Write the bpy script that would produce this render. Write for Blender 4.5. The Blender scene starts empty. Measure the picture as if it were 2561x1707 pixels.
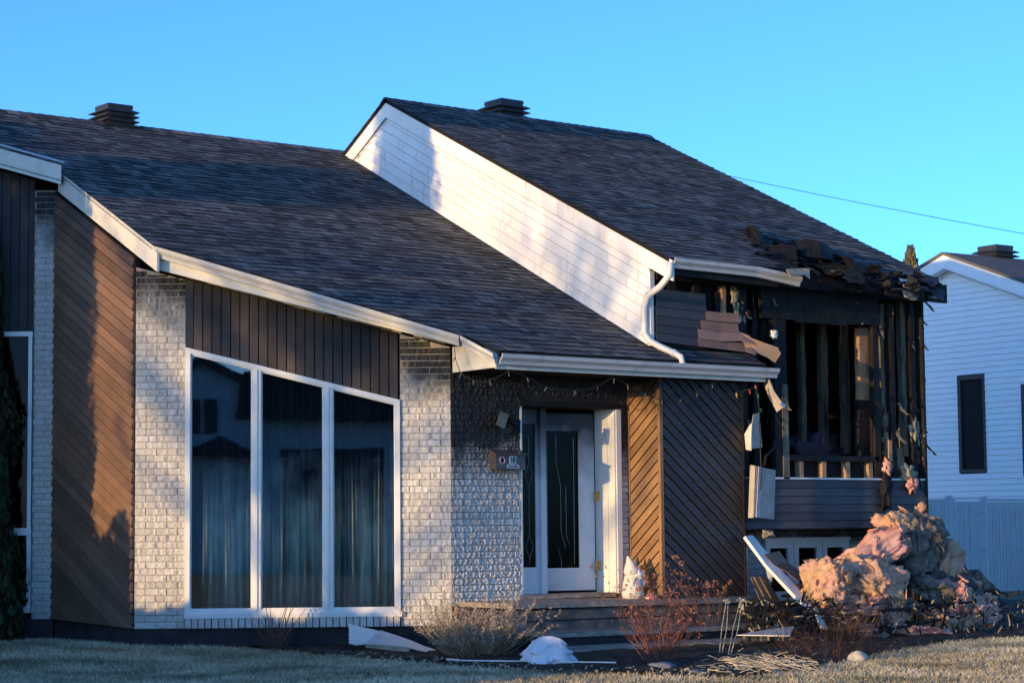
import bpy, bmesh, math, random
import numpy as np
from mathutils import Vector, Matrix, noise
random.seed(11); np.random.seed(11)
V = Vector
scene = bpy.context.scene
col = scene.collection

# ------------------------------------------------------------------ camera
PW, PH, FPX = 2561.0, 1707.0, 5419.46
PITCH, YAW, ROLL = 0.0860695, 0.672547, -0.0094076
CAM = V((-15.101, -20.117, 1.386))
_fw = V((math.sin(YAW)*math.cos(PITCH), math.cos(YAW)*math.cos(PITCH), math.sin(PITCH)))
_r = V((math.cos(YAW), -math.sin(YAW), 0)); _u = _r.cross(_fw)
RT = math.cos(ROLL)*_r + math.sin(ROLL)*_u
UP = -math.sin(ROLL)*_r + math.cos(ROLL)*_u
FW = _fw
cd = bpy.data.cameras.new('camera'); cam = bpy.data.objects.new('camera', cd); col.objects.link(cam)
cd.sensor_fit = 'HORIZONTAL'; cd.sensor_width = 36; cd.lens = FPX/PW*36
cd.clip_start = 0.5; cd.clip_end = 3000
cam.matrix_world = Matrix(((RT.x, UP.x, -FW.x, CAM.x), (RT.y, UP.y, -FW.y, CAM.y), (RT.z, UP.z, -FW.z, CAM.z), (0, 0, 0, 1)))
scene.camera = cam

# ------------------------------------------------------------------ light
EL, AZ = math.radians(4.6), math.radians(7.8)
SUN = V((-math.cos(EL)*math.cos(AZ), -math.cos(EL)*math.sin(AZ), math.sin(EL)))
world = bpy.data.worlds.new('World'); scene.world = world; world.use_nodes = True
nt = world.node_tree; nt.nodes.clear()
sky = nt.nodes.new('ShaderNodeTexSky'); sky.sky_type = 'NISHITA'; sky.sun_disc = False
sky.sun_elevation = EL; sky.sun_rotation = math.atan2(SUN.x, SUN.y)
sky.air_density = 0.5; sky.dust_density = 0.25; sky.ozone_density = 4.0
tint = nt.nodes.new('ShaderNodeMix'); tint.data_type = 'RGBA'; tint.blend_type = 'MULTIPLY'
tint.inputs[0].default_value = 1.0; tint.inputs[7].default_value = (2.25, 2.05, 1.85, 1)
bg = nt.nodes.new('ShaderNodeBackground'); bg.inputs[1].default_value = 0.15
wo = nt.nodes.new('ShaderNodeOutputWorld')
nt.links.new(sky.outputs[0], tint.inputs[6]); nt.links.new(tint.outputs[2], bg.inputs[0]); nt.links.new(bg.outputs[0], wo.inputs[0])
sd = bpy.data.lights.new('sun', 'SUN'); sd.energy = 2.6; sd.angle = math.radians(0.53); sd.color = (1.0, 0.66, 0.28)
so = bpy.data.objects.new('sun', sd); col.objects.link(so)
so.rotation_euler = SUN.to_track_quat('Z', 'Y').to_euler()
vs = scene.view_settings; vs.view_transform = 'Standard'; vs.look = 'None'; vs.gamma = 1.0; vs.exposure = 1.0
scene.render.engine = 'CYCLES'

# ------------------------------------------------------------------ helpers
def ray(px, py): return FW + (px-PW/2)/FPX*RT - (py-PH/2)/FPX*UP
def at(px, py, axis, val):
    d = ray(px, py); i = 'XYZ'.index(axis); return CAM + d*((val-CAM[i])/d[i])
def atdepth(px, py, dep): return CAM + ray(px, py)*dep

class Fr:
    """A wall plane: x axis along the wall at angle a, d points into the house, z up."""
    def __init__(s, o, deg):
        a = math.radians(deg); s.o = V(o); s.x = V((math.cos(a), math.sin(a), 0)); s.n = V((-math.sin(a), math.cos(a), 0)); s.a = a
    def p(s, u, d, z): return s.o + s.x*u + s.n*d + V((0, 0, z))
    def uz(s, px, py, d=0):
        r = ray(px, py); t = (s.n.dot(s.o)+d - s.n.dot(CAM))/s.n.dot(r); P = CAM+r*t
        return ((P-s.o).dot(s.x), P.z - s.o.z)
    def at(s, px, py, d=0):
        u, z = s.uz(px, py, d); return s.p(u, d, z)
    def mat(s): return Matrix(((s.x.x, s.n.x, 0), (s.x.y, s.n.y, 0), (0, 0, 1)))

WM = {}
def link(o, parent=None):
    col.objects.link(o)
    if parent is not None:
        o.parent = parent; o.matrix_parent_inverse = WM[parent.name].inverted()
    WM[o.name] = o.matrix_basis.copy()
    return o
def tag(o, label=None, cat=None, group=None, kind=None):
    if label: o['label'] = label
    if cat: o['category'] = cat
    if group: o['group'] = group
    if kind: o['kind'] = kind
    return o
def empty(name, loc, label, cat, group=None):
    o = bpy.data.objects.new(name, None); o.location = loc; o.empty_display_size = 0.1
    link(o); return tag(o, label, cat, group)

class MB:
    def __init__(s): s.v = []; s.f = []; s.t = []
    def add(s, vs, fs, tone=0.5):
        b = len(s.v); s.v += [tuple(v) for v in vs]; s.f += [tuple(i+b for i in f) for f in fs]; s.t += [tone]*len(fs); return s
    def prism(s, poly, vec, tone=0.5):
        n = len(poly); vec = V(vec); a = [V(p) for p in poly]; b = [p+vec for p in a]
        return s.add(a+b, [tuple(range(n))[::-1], tuple(range(n, 2*n))] + [(i, (i+1) % n, n+(i+1) % n, n+i) for i in range(n)], tone)
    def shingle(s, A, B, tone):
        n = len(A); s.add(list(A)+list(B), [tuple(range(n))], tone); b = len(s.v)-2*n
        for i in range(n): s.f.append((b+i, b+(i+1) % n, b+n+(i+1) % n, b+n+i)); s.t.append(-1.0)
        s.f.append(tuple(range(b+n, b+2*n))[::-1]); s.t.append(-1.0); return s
    def hull2(s, A, B, tone=0.5):
        n = len(A); return s.add(list(A)+list(B), [tuple(range(n))[::-1], tuple(range(n, 2*n))] + [(i, (i+1) % n, n+(i+1) % n, n+i) for i in range(n)], tone)
    def box(s, c, sx, sy, sz, M=None, tone=0.5):
        c = V(c); M = M or Matrix.Identity(3); P = []
        for z in (-1, 1):
            for x, y in ((-1, -1), (1, -1), (1, 1), (-1, 1)): P.append(c + M @ V((x*sx/2, y*sy/2, z*sz/2)))
        return s.add(P, [(3, 2, 1, 0), (4, 5, 6, 7), (0, 1, 5, 4), (1, 2, 6, 5), (2, 3, 7, 6), (3, 0, 4, 7)], tone)
    def wbox(s, F, u0, u1, d0, d1, z0, z1, tone=0.5):
        return s.prism([F.p(u0, d0, z0), F.p(u1, d0, z0), F.p(u1, d1, z0), F.p(u0, d1, z0)], (0, 0, z1-z0), tone)
    def bar(s, a, b, w, h, side=None, tone=0.5):
        a = V(a); b = V(b); d = (b-a).normalized(); side = V(side) if side is not None else d.cross(V((0, 0, 1)))
        if side.length < 1e-5: side = d.cross(V((1, 0, 0)))
        side.normalize(); n = side.cross(d).normalized()
        q = [a+side*(x*w/2)+n*(y*h/2) for x, y in ((-1, -1), (1, -1), (1, 1), (-1, 1))]
        return s.prism(q, b-a, tone)
    def tube(s, pts, r, k=5, tone=0.5, cap=True):
        pts = [V(p) for p in pts]; n = len(pts); rr = r if isinstance(r, (list, tuple)) else [r]*n
        base = len(s.v); vs = []
        d0 = (pts[1]-pts[0]).normalized(); ref = V((0, 0, 1)) if abs(d0.z) < .9 else V((1, 0, 0))
        a = d0.cross(ref).normalized()
        for i, p in enumerate(pts):
            d = (pts[min(i+1, n-1)]-pts[max(i-1, 0)]).normalized()
            a = (a - d*a.dot(d)).normalized(); b = d.cross(a)
            for j in range(k):
                t = 2*math.pi*j/k; vs.append(p + (a*math.cos(t)+b*math.sin(t))*rr[i])
        fs = [(i*k+j, i*k+(j+1) % k, (i+1)*k+(j+1) % k, (i+1)*k+j) for i in range(n-1) for j in range(k)]
        if cap: fs += [tuple(range(k))[::-1], tuple((n-1)*k+j for j in range(k))]
        return s.add(vs, fs, tone)
    def extrude(s, path, prof, side, tone=0.5):
        """profile (o, z): o along side (horizontal), z vertical; swept along straight path list"""
        k = len(prof); vs = []; side = V(side).normalized()
        for p in path: vs += [V(p)+side*o+V((0, 0, z)) for o, z in prof]
        n = len(path)
        fs = [(i*k+j, i*k+(j+1) % k, (i+1)*k+(j+1) % k, (i+1)*k+j) for i in range(n-1) for j in range(k)]
        fs += [tuple(range(k))[::-1], tuple((n-1)*k+j for j in range(k))]
        return s.add(vs, fs, tone)
    def ribbon(s, pairs, th=0.004, tone=0.5, seg=1):
        """bent sheet through pairs (a, b) of points"""
        P = [(V(a), V(b)) for a, b in pairs]; n = len(P); top = []; bot = []
        for i in range(n):
            t = (P[min(i+1, n-1)][0]+P[min(i+1, n-1)][1]-P[max(i-1, 0)][0]-P[max(i-1, 0)][1])
            nn = (P[i][1]-P[i][0]).cross(t)
            nn = nn.normalized() if nn.length > 1e-9 else V((0, 0, 1))
            for j in range(seg+1):
                q = P[i][0].lerp(P[i][1], j/seg); top.append(q+nn*th/2); bot.append(q-nn*th/2)
        k = seg+1; N = len(top); fs = []
        for i in range(n-1):
            for j in range(seg):
                a = i*k+j; fs += [(a, a+1, a+k+1, a+k), (N+a+k, N+a+k+1, N+a+1, N+a)]
        for i in range(n-1):
            fs += [(i*k, (i+1)*k, N+(i+1)*k, N+i*k), (i*k+seg, N+i*k+seg, N+(i+1)*k+seg, (i+1)*k+seg)]
        for j in range(seg):
            fs += [(j, N+j, N+j+1, j+1), ((n-1)*k+j, (n-1)*k+j+1, N+(n-1)*k+j+1, N+(n-1)*k+j)]
        return s.add(top+bot, fs, tone)
    def build(s, name, mat, parent=None, smooth=False, label=None, kind=None):
        me = bpy.data.meshes.new(name)
        A = np.array(s.v, dtype=np.float64); c = (A.min(0)+A.max(0))/2
        me.from_pydata((A-c).tolist(), [], s.f); 
        at_ = me.attributes.new('tone', 'FLOAT', 'FACE'); at_.data.foreach_set('value', np.array(s.t, dtype=np.float32))
        if smooth: me.polygons.foreach_set('use_smooth', [True]*len(me.polygons))
        bm = bmesh.new(); bm.from_mesh(me)
        if len(s.f) < 60000: bmesh.ops.recalc_face_normals(bm, faces=bm.faces)
        bm.to_mesh(me); bm.free()
        me.materials.append(mat); me.update()
        o = bpy.data.objects.new(name, me); o.location = c; link(o, parent)
        return tag(o, label, kind=kind)

def inst(src, name, M, parent, scale=(1, 1, 1)):
    o = bpy.data.objects.new(name, src)
    o.matrix_basis = M; return link(o, parent)

def clip(poly, a, b, c):
    """keep a*x+b*y<=c"""
    out = []; n = len(poly)
    for i in range(n):
        p, q = poly[i], poly[(i+1) % n]; dp = a*p[0]+b*p[1]-c; dq = a*q[0]+b*q[1]-c
        if dp <= 0: out.append(p)
        if dp*dq < 0:
            t = dp/(dp-dq); out.append((p[0]+(q[0]-p[0])*t, p[1]+(q[1]-p[1])*t))
    return out
def clip_convex(poly, conv):
    n = len(conv); area = sum(conv[i][0]*conv[(i+1) % n][1]-conv[(i+1) % n][0]*conv[i][1] for i in range(n))
    cv = conv if area > 0 else conv[::-1]
    for i in range(n):
        p, q = cv[i], cv[(i+1) % n]; ex, ey = q[0]-p[0], q[1]-p[1]
        poly = clip(poly, ey, -ex, ey*p[0]-ex*p[1])
        if len(poly) < 3: return []
    return poly
def inpoly(x, y, P):
    r = False; j = len(P)-1
    for i in range(len(P)):
        if (P[i][1] > y) != (P[j][1] > y) and x < (P[j][0]-P[i][0])*(y-P[i][1])/(P[j][1]-P[i][1])+P[i][0]: r = not r
        j = i
    return r
def fbm(p, f=1.0, oct=4): return noise.fractal(V(p)*f, 1.0, 2.0, oct)

# ------------------------------------------------------------------ materials
class NT:
    def __init__(s, name):
        m = bpy.data.materials.new(name); m.use_nodes = True; s.m = m; s.t = m.node_tree; s.t.nodes.clear()
        s.out = s.n('ShaderNodeOutputMaterial'); s.b = s.n('ShaderNodeBsdfPrincipled'); s.l(s.b.outputs[0], s.out.inputs[0])
        s.pos = s.n('ShaderNodeNewGeometry').outputs['Position']
    def n(s, t, **k):
        x = s.t.nodes.new(t)
        for a, b in k.items(): setattr(x, a, b)
        return x
    def l(s, a, b): s.t.links.new(a, b)
    def val(s, x, inp):
        if hasattr(x, 'is_output') or isinstance(x, bpy.types.NodeSocket): s.l(x, inp)
        else: inp.default_value = x
    def math(s, op, a, b=0.0, clamp=False):
        x = s.n('ShaderNodeMath', operation=op, use_clamp=clamp); s.val(a, x.inputs[0]); s.val(b, x.inputs[1]); return x.outputs[0]
    def vmul(s, v, sc):
        x = s.n('ShaderNodeVectorMath', operation='MULTIPLY'); s.l(v, x.inputs[0]); x.inputs[1].default_value = sc; return x.outputs[0]
    def noise(s, scale, detail=4, vec=None, rough=.55, dist=0.0):
        x = s.n('ShaderNodeTexNoise'); s.l(vec or s.pos, x.inputs['Vector']); x.inputs['Scale'].default_value = scale
        x.inputs['Detail'].default_value = detail; x.inputs['Roughness'].default_value = rough; x.inputs['Distortion'].default_value = dist; return x.outputs['Fac']
    def ramp(s, f, stops):
        x = s.n('ShaderNodeValToRGB'); s.l(f, x.inputs[0]); e = x.color_ramp.elements
        while len(e) < len(stops): e.new(.5)
        for q, (p, c) in zip(e, stops):
            q.position = p; q.color = (c, c, c, 1) if isinstance(c, (int, float)) else (*c, 1)
        return x.outputs[0]
    def mix(s, f, a, b, mode='MIX'):
        x = s.n('ShaderNodeMix', data_type='RGBA', blend_type=mode); s.val(f, x.inputs[0])
        for v, i in ((a, 6), (b, 7)):
            if isinstance(v, tuple): x.inputs[i].default_value = (*v, 1)
            else: s.l(v, x.inputs[i])
        return x.outputs[2]
    def sep(s, v=None):
        x = s.n('ShaderNodeSeparateXYZ'); s.l(v or s.pos, x.inputs[0]); return x.outputs
    def attr(s, nm='tone'):
        return s.n('ShaderNodeAttribute', attribute_name=nm).outputs['Fac']
    def bump(s, h, strength, dist=0.01, nrm=None):
        x = s.n('ShaderNodeBump'); x.inputs['Strength'].default_value = strength; x.inputs['Distance'].default_value = dist; s.l(h, x.inputs['Height'])
        if nrm: s.l(nrm, x.inputs['Normal'])
        s.l(x.outputs[0], s.b.inputs['Normal']); return x.outputs[0]
    def base(s, c): s.val(c if not isinstance(c, tuple) else (*c, 1), s.b.inputs['Base Color'])
    def rough(s, r): s.val(r, s.b.inputs['Roughness'])
    def spec(s, v): s.b.inputs['Specular IOR Level'].default_value = v
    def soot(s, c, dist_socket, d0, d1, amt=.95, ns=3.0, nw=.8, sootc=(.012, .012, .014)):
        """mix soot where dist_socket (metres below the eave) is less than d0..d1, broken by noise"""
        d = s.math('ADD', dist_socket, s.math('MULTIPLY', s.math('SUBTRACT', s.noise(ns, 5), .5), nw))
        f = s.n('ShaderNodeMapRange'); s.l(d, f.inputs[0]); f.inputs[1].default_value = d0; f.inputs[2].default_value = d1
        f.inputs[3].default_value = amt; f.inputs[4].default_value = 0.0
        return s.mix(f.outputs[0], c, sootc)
def simple(name, c, var=.25, sc=6., rough=.75, bump=.15, bs=60., spec=.3, metal=0., c2=None, stretch=None, tone=0., detail=4):
    k = NT(name); vec = k.vmul(k.pos, stretch) if stretch else None
    n1 = k.noise(sc, detail, vec); dark = tuple(x*(1-var) for x in c); lite = c2 or tuple(min(1, x*(1+var)) for x in c)
    cc = k.mix(k.ramp(n1, [(.3, 0.), (.7, 1.)]), dark, lite)
    if tone:
        t = k.math('ADD', k.math('MULTIPLY', k.attr(), tone), 1-tone/2)
        x = k.n('ShaderNodeVectorMath', operation='SCALE'); k.l(cc, x.inputs[0]); k.l(t, x.inputs['Scale']); cc = x.outputs[0]
    k.base(cc); k.rough(k.math('ADD', k.math('MULTIPLY', k.noise(sc*2.3), .25), rough-.12)); k.spec(spec); k.b.inputs['Metallic'].default_value = metal
    if bump: k.bump(k.noise(bs, 4, vec), bump, .01)
    return k.m
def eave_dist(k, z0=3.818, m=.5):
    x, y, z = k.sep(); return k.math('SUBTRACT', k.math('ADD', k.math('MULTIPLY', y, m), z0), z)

M = {}
def brick_mat(name, d0, d1, amt):
    k = NT(name); oi = k.n('ShaderNodeObjectInfo').outputs['Random']
    oi = k.math("FRACT", k.math("ADD", oi, k.attr())); c = k.mix(oi, (.56, .525, .465), (.69, .66, .61)); c = k.mix(k.ramp(k.noise(28, 5), [(.35, 0.), (.75, .45)]), c, (.36, .32, .28))
    c = k.mix(k.ramp(k.noise(2.2, 3), [(.45, 0.), (.8, .5)]), c, (.42, .38, .33))
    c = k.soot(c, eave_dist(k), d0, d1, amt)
    k.base(c); k.rough(.62); k.spec(.35)
    k.bump(k.noise(75, 5, rough=.65), .55, .012); return k.m
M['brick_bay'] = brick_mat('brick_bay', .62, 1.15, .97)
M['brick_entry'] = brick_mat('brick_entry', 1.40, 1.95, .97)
M['mortar'] = simple('mortar', (.33, .305, .27), .3, 30, .9)
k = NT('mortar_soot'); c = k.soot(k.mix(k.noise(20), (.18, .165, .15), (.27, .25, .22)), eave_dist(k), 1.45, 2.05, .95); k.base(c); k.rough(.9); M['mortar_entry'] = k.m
def siding_mat(name, c, var=.18, soot=None, rough=.55, stretch=(2, 2, 2)):
    k = NT(name); v = k.vmul(k.pos, stretch)
    cc = k.mix(k.ramp(k.noise(1.6, 5, v), [(.3, 0.), (.72, 1.)]), tuple(x*(1-var) for x in c), tuple(x*(1+var) for x in c))
    cc = k.mix(k.ramp(k.noise(11, 6, v), [(.55, 0.), (.75, .35)]), cc, tuple(x*.55 for x in c))
    t = k.math('ADD', k.math('MULTIPLY', k.attr(), .55), .72); x = k.n('ShaderNodeVectorMath', operation='SCALE'); k.l(cc, x.inputs[0]); k.l(t, x.inputs['Scale']); cc = x.outputs[0]
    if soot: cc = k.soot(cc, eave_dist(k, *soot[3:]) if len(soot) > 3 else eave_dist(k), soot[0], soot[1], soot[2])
    k.base(cc); k.rough(k.math('ADD', k.math('MULTIPLY', k.noise(7), .25), rough-.12)); k.spec(.35); k.bump(k.noise(35, 4), .12, .006); return k.m
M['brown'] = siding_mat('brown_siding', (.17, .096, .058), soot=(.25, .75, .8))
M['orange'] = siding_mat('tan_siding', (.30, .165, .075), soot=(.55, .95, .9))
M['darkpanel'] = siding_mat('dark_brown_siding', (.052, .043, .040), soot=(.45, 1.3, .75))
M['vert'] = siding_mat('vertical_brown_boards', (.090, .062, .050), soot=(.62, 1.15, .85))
M['vertleft'] = siding_mat('charcoal_boards', (.03, .03, .032))
M['hsiding'] = siding_mat('dark_lap_siding', (.062, .056, .056))
M['sunlit_lap'] = siding_mat('sunlit_lap_siding', (.21, .135, .11))  # brown lap siding again, warm sun on the bowed boards put into its colour
M['groove'] = simple('groove', (.015, .014, .014), .2, 10, .9, 0)
k = NT('white_siding'); c = k.mix(k.ramp(k.noise(2.0, 5), [(.35, 0.), (.7, 1.)]), (.78, .75, .70), (.87, .86, .83))
c = k.mix(k.ramp(k.noise(3, 6, k.vmul(k.pos, (6, 6, .7))), [(.56, 0.), (.8, .6)]), c, (.34, .29, .20))
k.base(c); k.rough(.45); k.spec(.4); k.bump(k.noise(30), .06, .006); M['white_siding'] = k.m
def paint(name, c, dirt=.5, rough=.4, soot=None):
    k = NT(name); cc = k.mix(k.ramp(k.noise(5, 6), [(.5, 0.), (.78, dirt)]), c, tuple(x*.4 for x in c))
    cc = k.mix(k.ramp(k.noise(60, 3), [(.62, 0.), (.75, dirt*.6)]), cc, tuple(x*.3 for x in c))
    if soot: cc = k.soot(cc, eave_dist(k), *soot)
    k.base(cc); k.rough(k.math('ADD', k.math('MULTIPLY', k.noise(9), .25), rough-.1)); k.spec(.45); k.bump(k.noise(14), .06, .01); return k.m
M['fascia'] = paint('fascia_metal', (.72, .68, .58), .45, .38)
M['gutter'] = paint('gutter_metal', (.60, .58, .54), .5, .32)
M['frame'] = paint('window_frame_paint', (.78, .76, .71), .25, .35)
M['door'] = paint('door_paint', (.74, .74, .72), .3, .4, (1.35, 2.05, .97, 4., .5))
M['soffit'] = paint('sooty_soffit', (.30, .27, .22), .95, .5)
M['soffit_black'] = simple('burnt_soffit', (.018, .017, .017), .4, 8, .85)
def shingle_mat():
    k = NT('asphalt_shingle'); t = k.attr()
    c = k.mix(t, (.040, .040, .043), (.215, .205, .190)); c = k.mix(k.ramp(k.noise(.9, 5), [(.4, 0.), (.75, .55)]), c, (.045, .045, .05)); c = k.mix(k.math('LESS_THAN', t, -.5), c, (.012, .012, .013))  # tab edges black: bare asphalt, also painting the shadow line under each course
    k.base(c); k.rough(.86); k.spec(.25); k.bump(k.noise(380, 3), .5, .004); return k.m
M['shingle'] = shingle_mat()
M['felt'] = simple('roof_felt', (.012, .012, .013), .3, 10, .9)
M['char'] = simple('charred_wood', (.010, .010, .0115), .5, 14, .7, 1., 45, .25, stretch=(1, 1, .35))
M['charplank'] = simple('half_charred_wood', (.10, .07, .045), .8, 5, .75, .5, 40, .3, c2=(.012, .012, .012), stretch=(1.4, 1.4, .5))
M['wood'] = simple('raw_stud_wood', (.40, .24, .13), .35, 7, .75, .3, 40, stretch=(3, 3, .4))
M['greywood'] = simple('smoked_wood', (.10, .082, .06), .6, 4, .8, .4, 40, c2=(.30, .25, .17), stretch=(3, 3, .4))
M['smokedstud'] = simple('sooty_stud', (.05, .04, .03), .6, 3, .85, .3, 40, c2=(.25, .19, .12), stretch=(3, 3, .4))
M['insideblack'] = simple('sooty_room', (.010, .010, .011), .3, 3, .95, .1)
M['concrete'] = simple('dark_foundation', (.032, .031, .034), .35, 5, .9, .3, 40)
M['block'] = simple('concrete_block', (.13, .115, .10), .5, 6, .9, .5, 55)
M['slab'] = simple('porch_slab', (.30, .25, .20), .55, 9, .85, .6, 40, stretch=(1, 4, 4))
M['vent'] = simple('roof_vent_metal', (.03, .029, .032), .25, 8, .45, .05, 40, .5)
# glass
def glass(name, tintc, refl=1.0, kf=1.5, rough=.015):
    k = NT(name); k.t.nodes.remove(k.b)
    tr = k.n('ShaderNodeBsdfTransparent'); tr.inputs[0].default_value = (*tintc, 1)
    gl = k.n('ShaderNodeBsdfGlossy'); gl.inputs['Roughness'].default_value = rough; gl.inputs[0].default_value = (.9*refl, .95*refl, refl, 1)
    fr = k.n('ShaderNodeFresnel'); fr.inputs[0].default_value = 1.5
    f = k.math('ADD', k.math('MULTIPLY', fr.outputs[0], kf), .01*kf, True)
    mx = k.n('ShaderNodeMixShader'); k.l(f, mx.inputs[0]); k.l(tr.outputs[0], mx.inputs[1]); k.l(gl.outputs[0], mx.inputs[2])
    bm = k.n('ShaderNodeBump'); bm.inputs['Strength'].default_value = .03; bm.inputs['Distance'].default_value = .02
    k.l(k.noise(1.3, 2), bm.inputs['Height']); k.l(bm.outputs[0], gl.inputs['Normal']); k.l(bm.outputs[0], fr.inputs['Normal'])
    k.l(mx.outputs[0], k.out.inputs[0]); return k.m
M['glass'] = glass('window_glass', (.80, .85, .86), 1.0, 1.5)
M['glass_dark'] = glass('sooty_glass', (.10, .11, .12), .5, .35, .12)
M['glass_clear'] = glass('clear_glass', (.8, .85, .88))
k = NT('sooted_curtain'); x, y, z = k.sep()
n = k.noise(9, 5, k.vmul(k.pos, (1, 1, .10))); n2 = k.noise(3, 4)
c = k.mix(k.ramp(n, [(.36, 0.), (.62, 1.)]), (.30, .35, .32), (.80, .88, .80))
h = k.math('ADD', z, k.math('MULTIPLY', k.math('SUBTRACT', n2, .5), 1.2)); mr = k.n('ShaderNodeMapRange'); k.l(h, mr.inputs[0])
mr.inputs[1].default_value = 1.35; mr.inputs[2].default_value = 2.25; c = k.mix(mr.outputs[0], c, (.012, .014, .018)); k.base(c); k.rough(.9); M['curtain'] = k.m

house = empty('house', (0, 0, 0), 'fire-damaged split-level house with pale brick, brown siding and a charred gutted corner room', 'house')
FB = Fr((0, 0, 0), -37); FE = Fr((0, 0, 0), 0); FO = Fr((2.758, 0, 0), -90); FD = Fr((0, -.585, 0), 0)
FWb = Fr((-2.92, 0, 0), -90); FG = Fr((2.72, 0, 0), -90); FU = Fr((0, -.5, 0), 0); FL = Fr((-2.92, 4.233, 0), -37)
LR = lambda Y: 3.818+.5*Y           # lower roof plane
UR = lambda Y: 5.072+.49*Y          # upper roof plane
zt = lambda u: 2.885-.254*(u+.59)   # bay window head
zs = lambda u: 3.50-.262*u          # bay soffit

# ---------------------------------------------------------------- bricks
CH, BL, JT = .0765, .243, .010
def brick_mesh(L, H, seed, amp=.011, nx=7, nz=2):
    rn = random.Random(seed); vs = []; fs = []; cn = [rn.uniform(-1, 1) for _ in range(nx+1)]
    for j in range(nz+1):
        for i in range(nx+1):
            e = i in (0, nx) or j in (0, nz)
            x = L*i/nx+(0 if e else rn.uniform(-.3, .3)*L/nx); z = H*j/nz+(0 if e else rn.uniform(-.15, .15)*H)
            d = amp*(.45*cn[i]+rn.uniform(-.7, .7)) if not e else amp*(.4*cn[i]+rn.uniform(-.2, .6))
            vs.append((x, d, z))
    k = nx+1
    for j in range(nz):
        for i in range(nx):
            a = j*k+i
            fs += [(a, a+1, a+k+1), (a, a+k+1, a+k)] if (i+j+seed) % 2 else [(a, a+1, a+k), (a+1, a+k+1, a+k)]
    rim = [i for i in range(k)]+[j*k+nx for j in range(1, nz+1)]+[nz*k+i for i in range(nx-1, -1, -1)]+[j*k for j in range(nz-1, 0, -1)]
    b = len(vs)
    for r in rim: vs.append((vs[r][0], .05, vs[r][2]))
    n = len(rim)
    for i in range(n): fs.append((rim[i], b+i, b+(i+1) % n, rim[(i+1) % n]))
    return vs, fs
def to_me(vs, fs, name, mat):
    me = bpy.data.meshes.new(name); me.from_pydata(vs, [], fs); me.materials.append(mat)
    a = me.attributes.new('tone', 'FLOAT', 'FACE'); a.data.foreach_set('value', [0.0]*len(fs)); me.update(); return me
def make_variants(L, H, n, s0, amp=.011): return [brick_mesh(L, H, s0+i, amp) for i in range(n)]
VF = make_variants(BL-JT, CH-JT, 14, 100); VH = [brick_mesh(BL/2-JT, CH-JT, 300+i, .011, 4) for i in range(10)]
VFe = [brick_mesh(BL-JT, CH-JT, 500+i, .012, 11, 3) for i in range(14)]; VHe = [brick_mesh(BL/2-JT, CH-JT, 700+i, .012, 6, 3) for i in range(10)]
def lay(F, regs, z0, n, off=0.0):
    out = []
    for i in range(n):
        z = z0+i*CH; o = off+(BL/2 if i % 2 else 0)
        for ua, ub, zlo, zhi in regs:
            if z < zlo-.001: continue
            k = math.floor((ua-o)/BL)-1
            while o+k*BL < ub:
                a = max(ua, o+k*BL)+JT/2; b = min(ub, o+(k+1)*BL)-JT/2; k += 1
                if b-a < .028: continue
                h = min(CH-JT, min(zhi(a), zhi(b))-z)
                if h < .02: continue
                out.append((a, b, z, h))
    return out
def place_bricks(F, bricks, part, mat, individual, vf, vh, name='brick'):
    R = F.mat()
    if individual:
        mf = [to_me(v, f, 'brick', mat) for v, f in vf]; mh = [to_me(v, f, 'brick', mat) for v, f in vh]
    mb = MB()
    for (a, b, z, h) in bricks:
        L = b-a; full = L > .17; i = random.randrange(len(vf if full else vh)); sx = L/((BL if full else BL/2)-JT); sz = h/(CH-JT)
        flip = random.random() < .5
        o = F.p(a, random.uniform(-.003, .003), z)
        MM = Matrix.Translation(o) @ R.to_4x4() @ Matrix.Diagonal((sx, 1, sz, 1))
        if individual: inst((mf if full else mh)[i], name, MM, part)
        else:
            v, f = (vf if full else vh)[i]; mb.add([MM @ V(q) for q in v], f, random.random())
    if not individual: mb.build('bricks', mat, part, kind='stuff')

bw = MB()
bw.prism([FB.p(-3.65, .012, .28), FB.p(-3.07, .012, .28), FB.p(-3.07, .012, zs(-3.07)), FB.p(-3.65, .012, zs(-3.65))], FB.n*.1)
bayw2 = MB(); bayw2.prism([FB.p(-.59, .012, .28), FB.p(-.003, .012, .28), FB.p(-.003, .012, zs(0)), FB.p(-.59, .012, zs(-.59))], FB.n*.1)
baywall = bw.build('brick_wall', M['mortar'], house, label='pale split-face brick pier left of the tall window'); bayw2 = bayw2.build('brick_wall', M['mortar'], house, label='pale split-face brick pier right of the tall window')
place_bricks(FB, lay(FB, [(-3.65, -3.07, 0, zs)], .285, 60), baywall, M['brick_bay'], True, VF, VH)
place_bricks(FB, lay(FB, [(-.59, 0.004, 0, zs)], .285, 60), bayw2, M['brick_bay'], True, VF, VH)
sb = [to_me(*brick_mesh(.066, .112, 900+i, .008, 3, 3), 'sill_brick', M['brick_bay']) for i in range(8)]
nb = 32
for i in range(nb):
    u = -3.066+i*(2.472/nb); inst(random.choice(sb), 'sill_brick', Matrix.Translation(FB.p(u+.004, -.045, .283)) @ FB.mat().to_4x4(), baywall)
ew = MB()
ew.wbox(FE, .006, 1.03, .012, .13, .50, 3.3); ew.wbox(FE, 1.03, 2.58, .012, .13, 2.90, 3.3); ew.wbox(FE, 2.576, 2.757, .012, .13, .55, 3.3)
entwall = ew.build('brick_wall', M['mortar_entry'], house, label='soot-blackened split-face brick wall beside the front door')
top = lambda u: 3.27
B2 = lay(FE, [(0.004, 1.03, 0, top), (1.03, 2.576, 2.89, top), (2.576, 2.757, 0, top)], .515, 37, .06)
place_bricks(FE, B2, entwall, M['brick_entry'], False, VFe, VHe)
lw = MB(); lw.wbox(FL, -.262, -.004, .012, .1, .34, 5.62)
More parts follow.
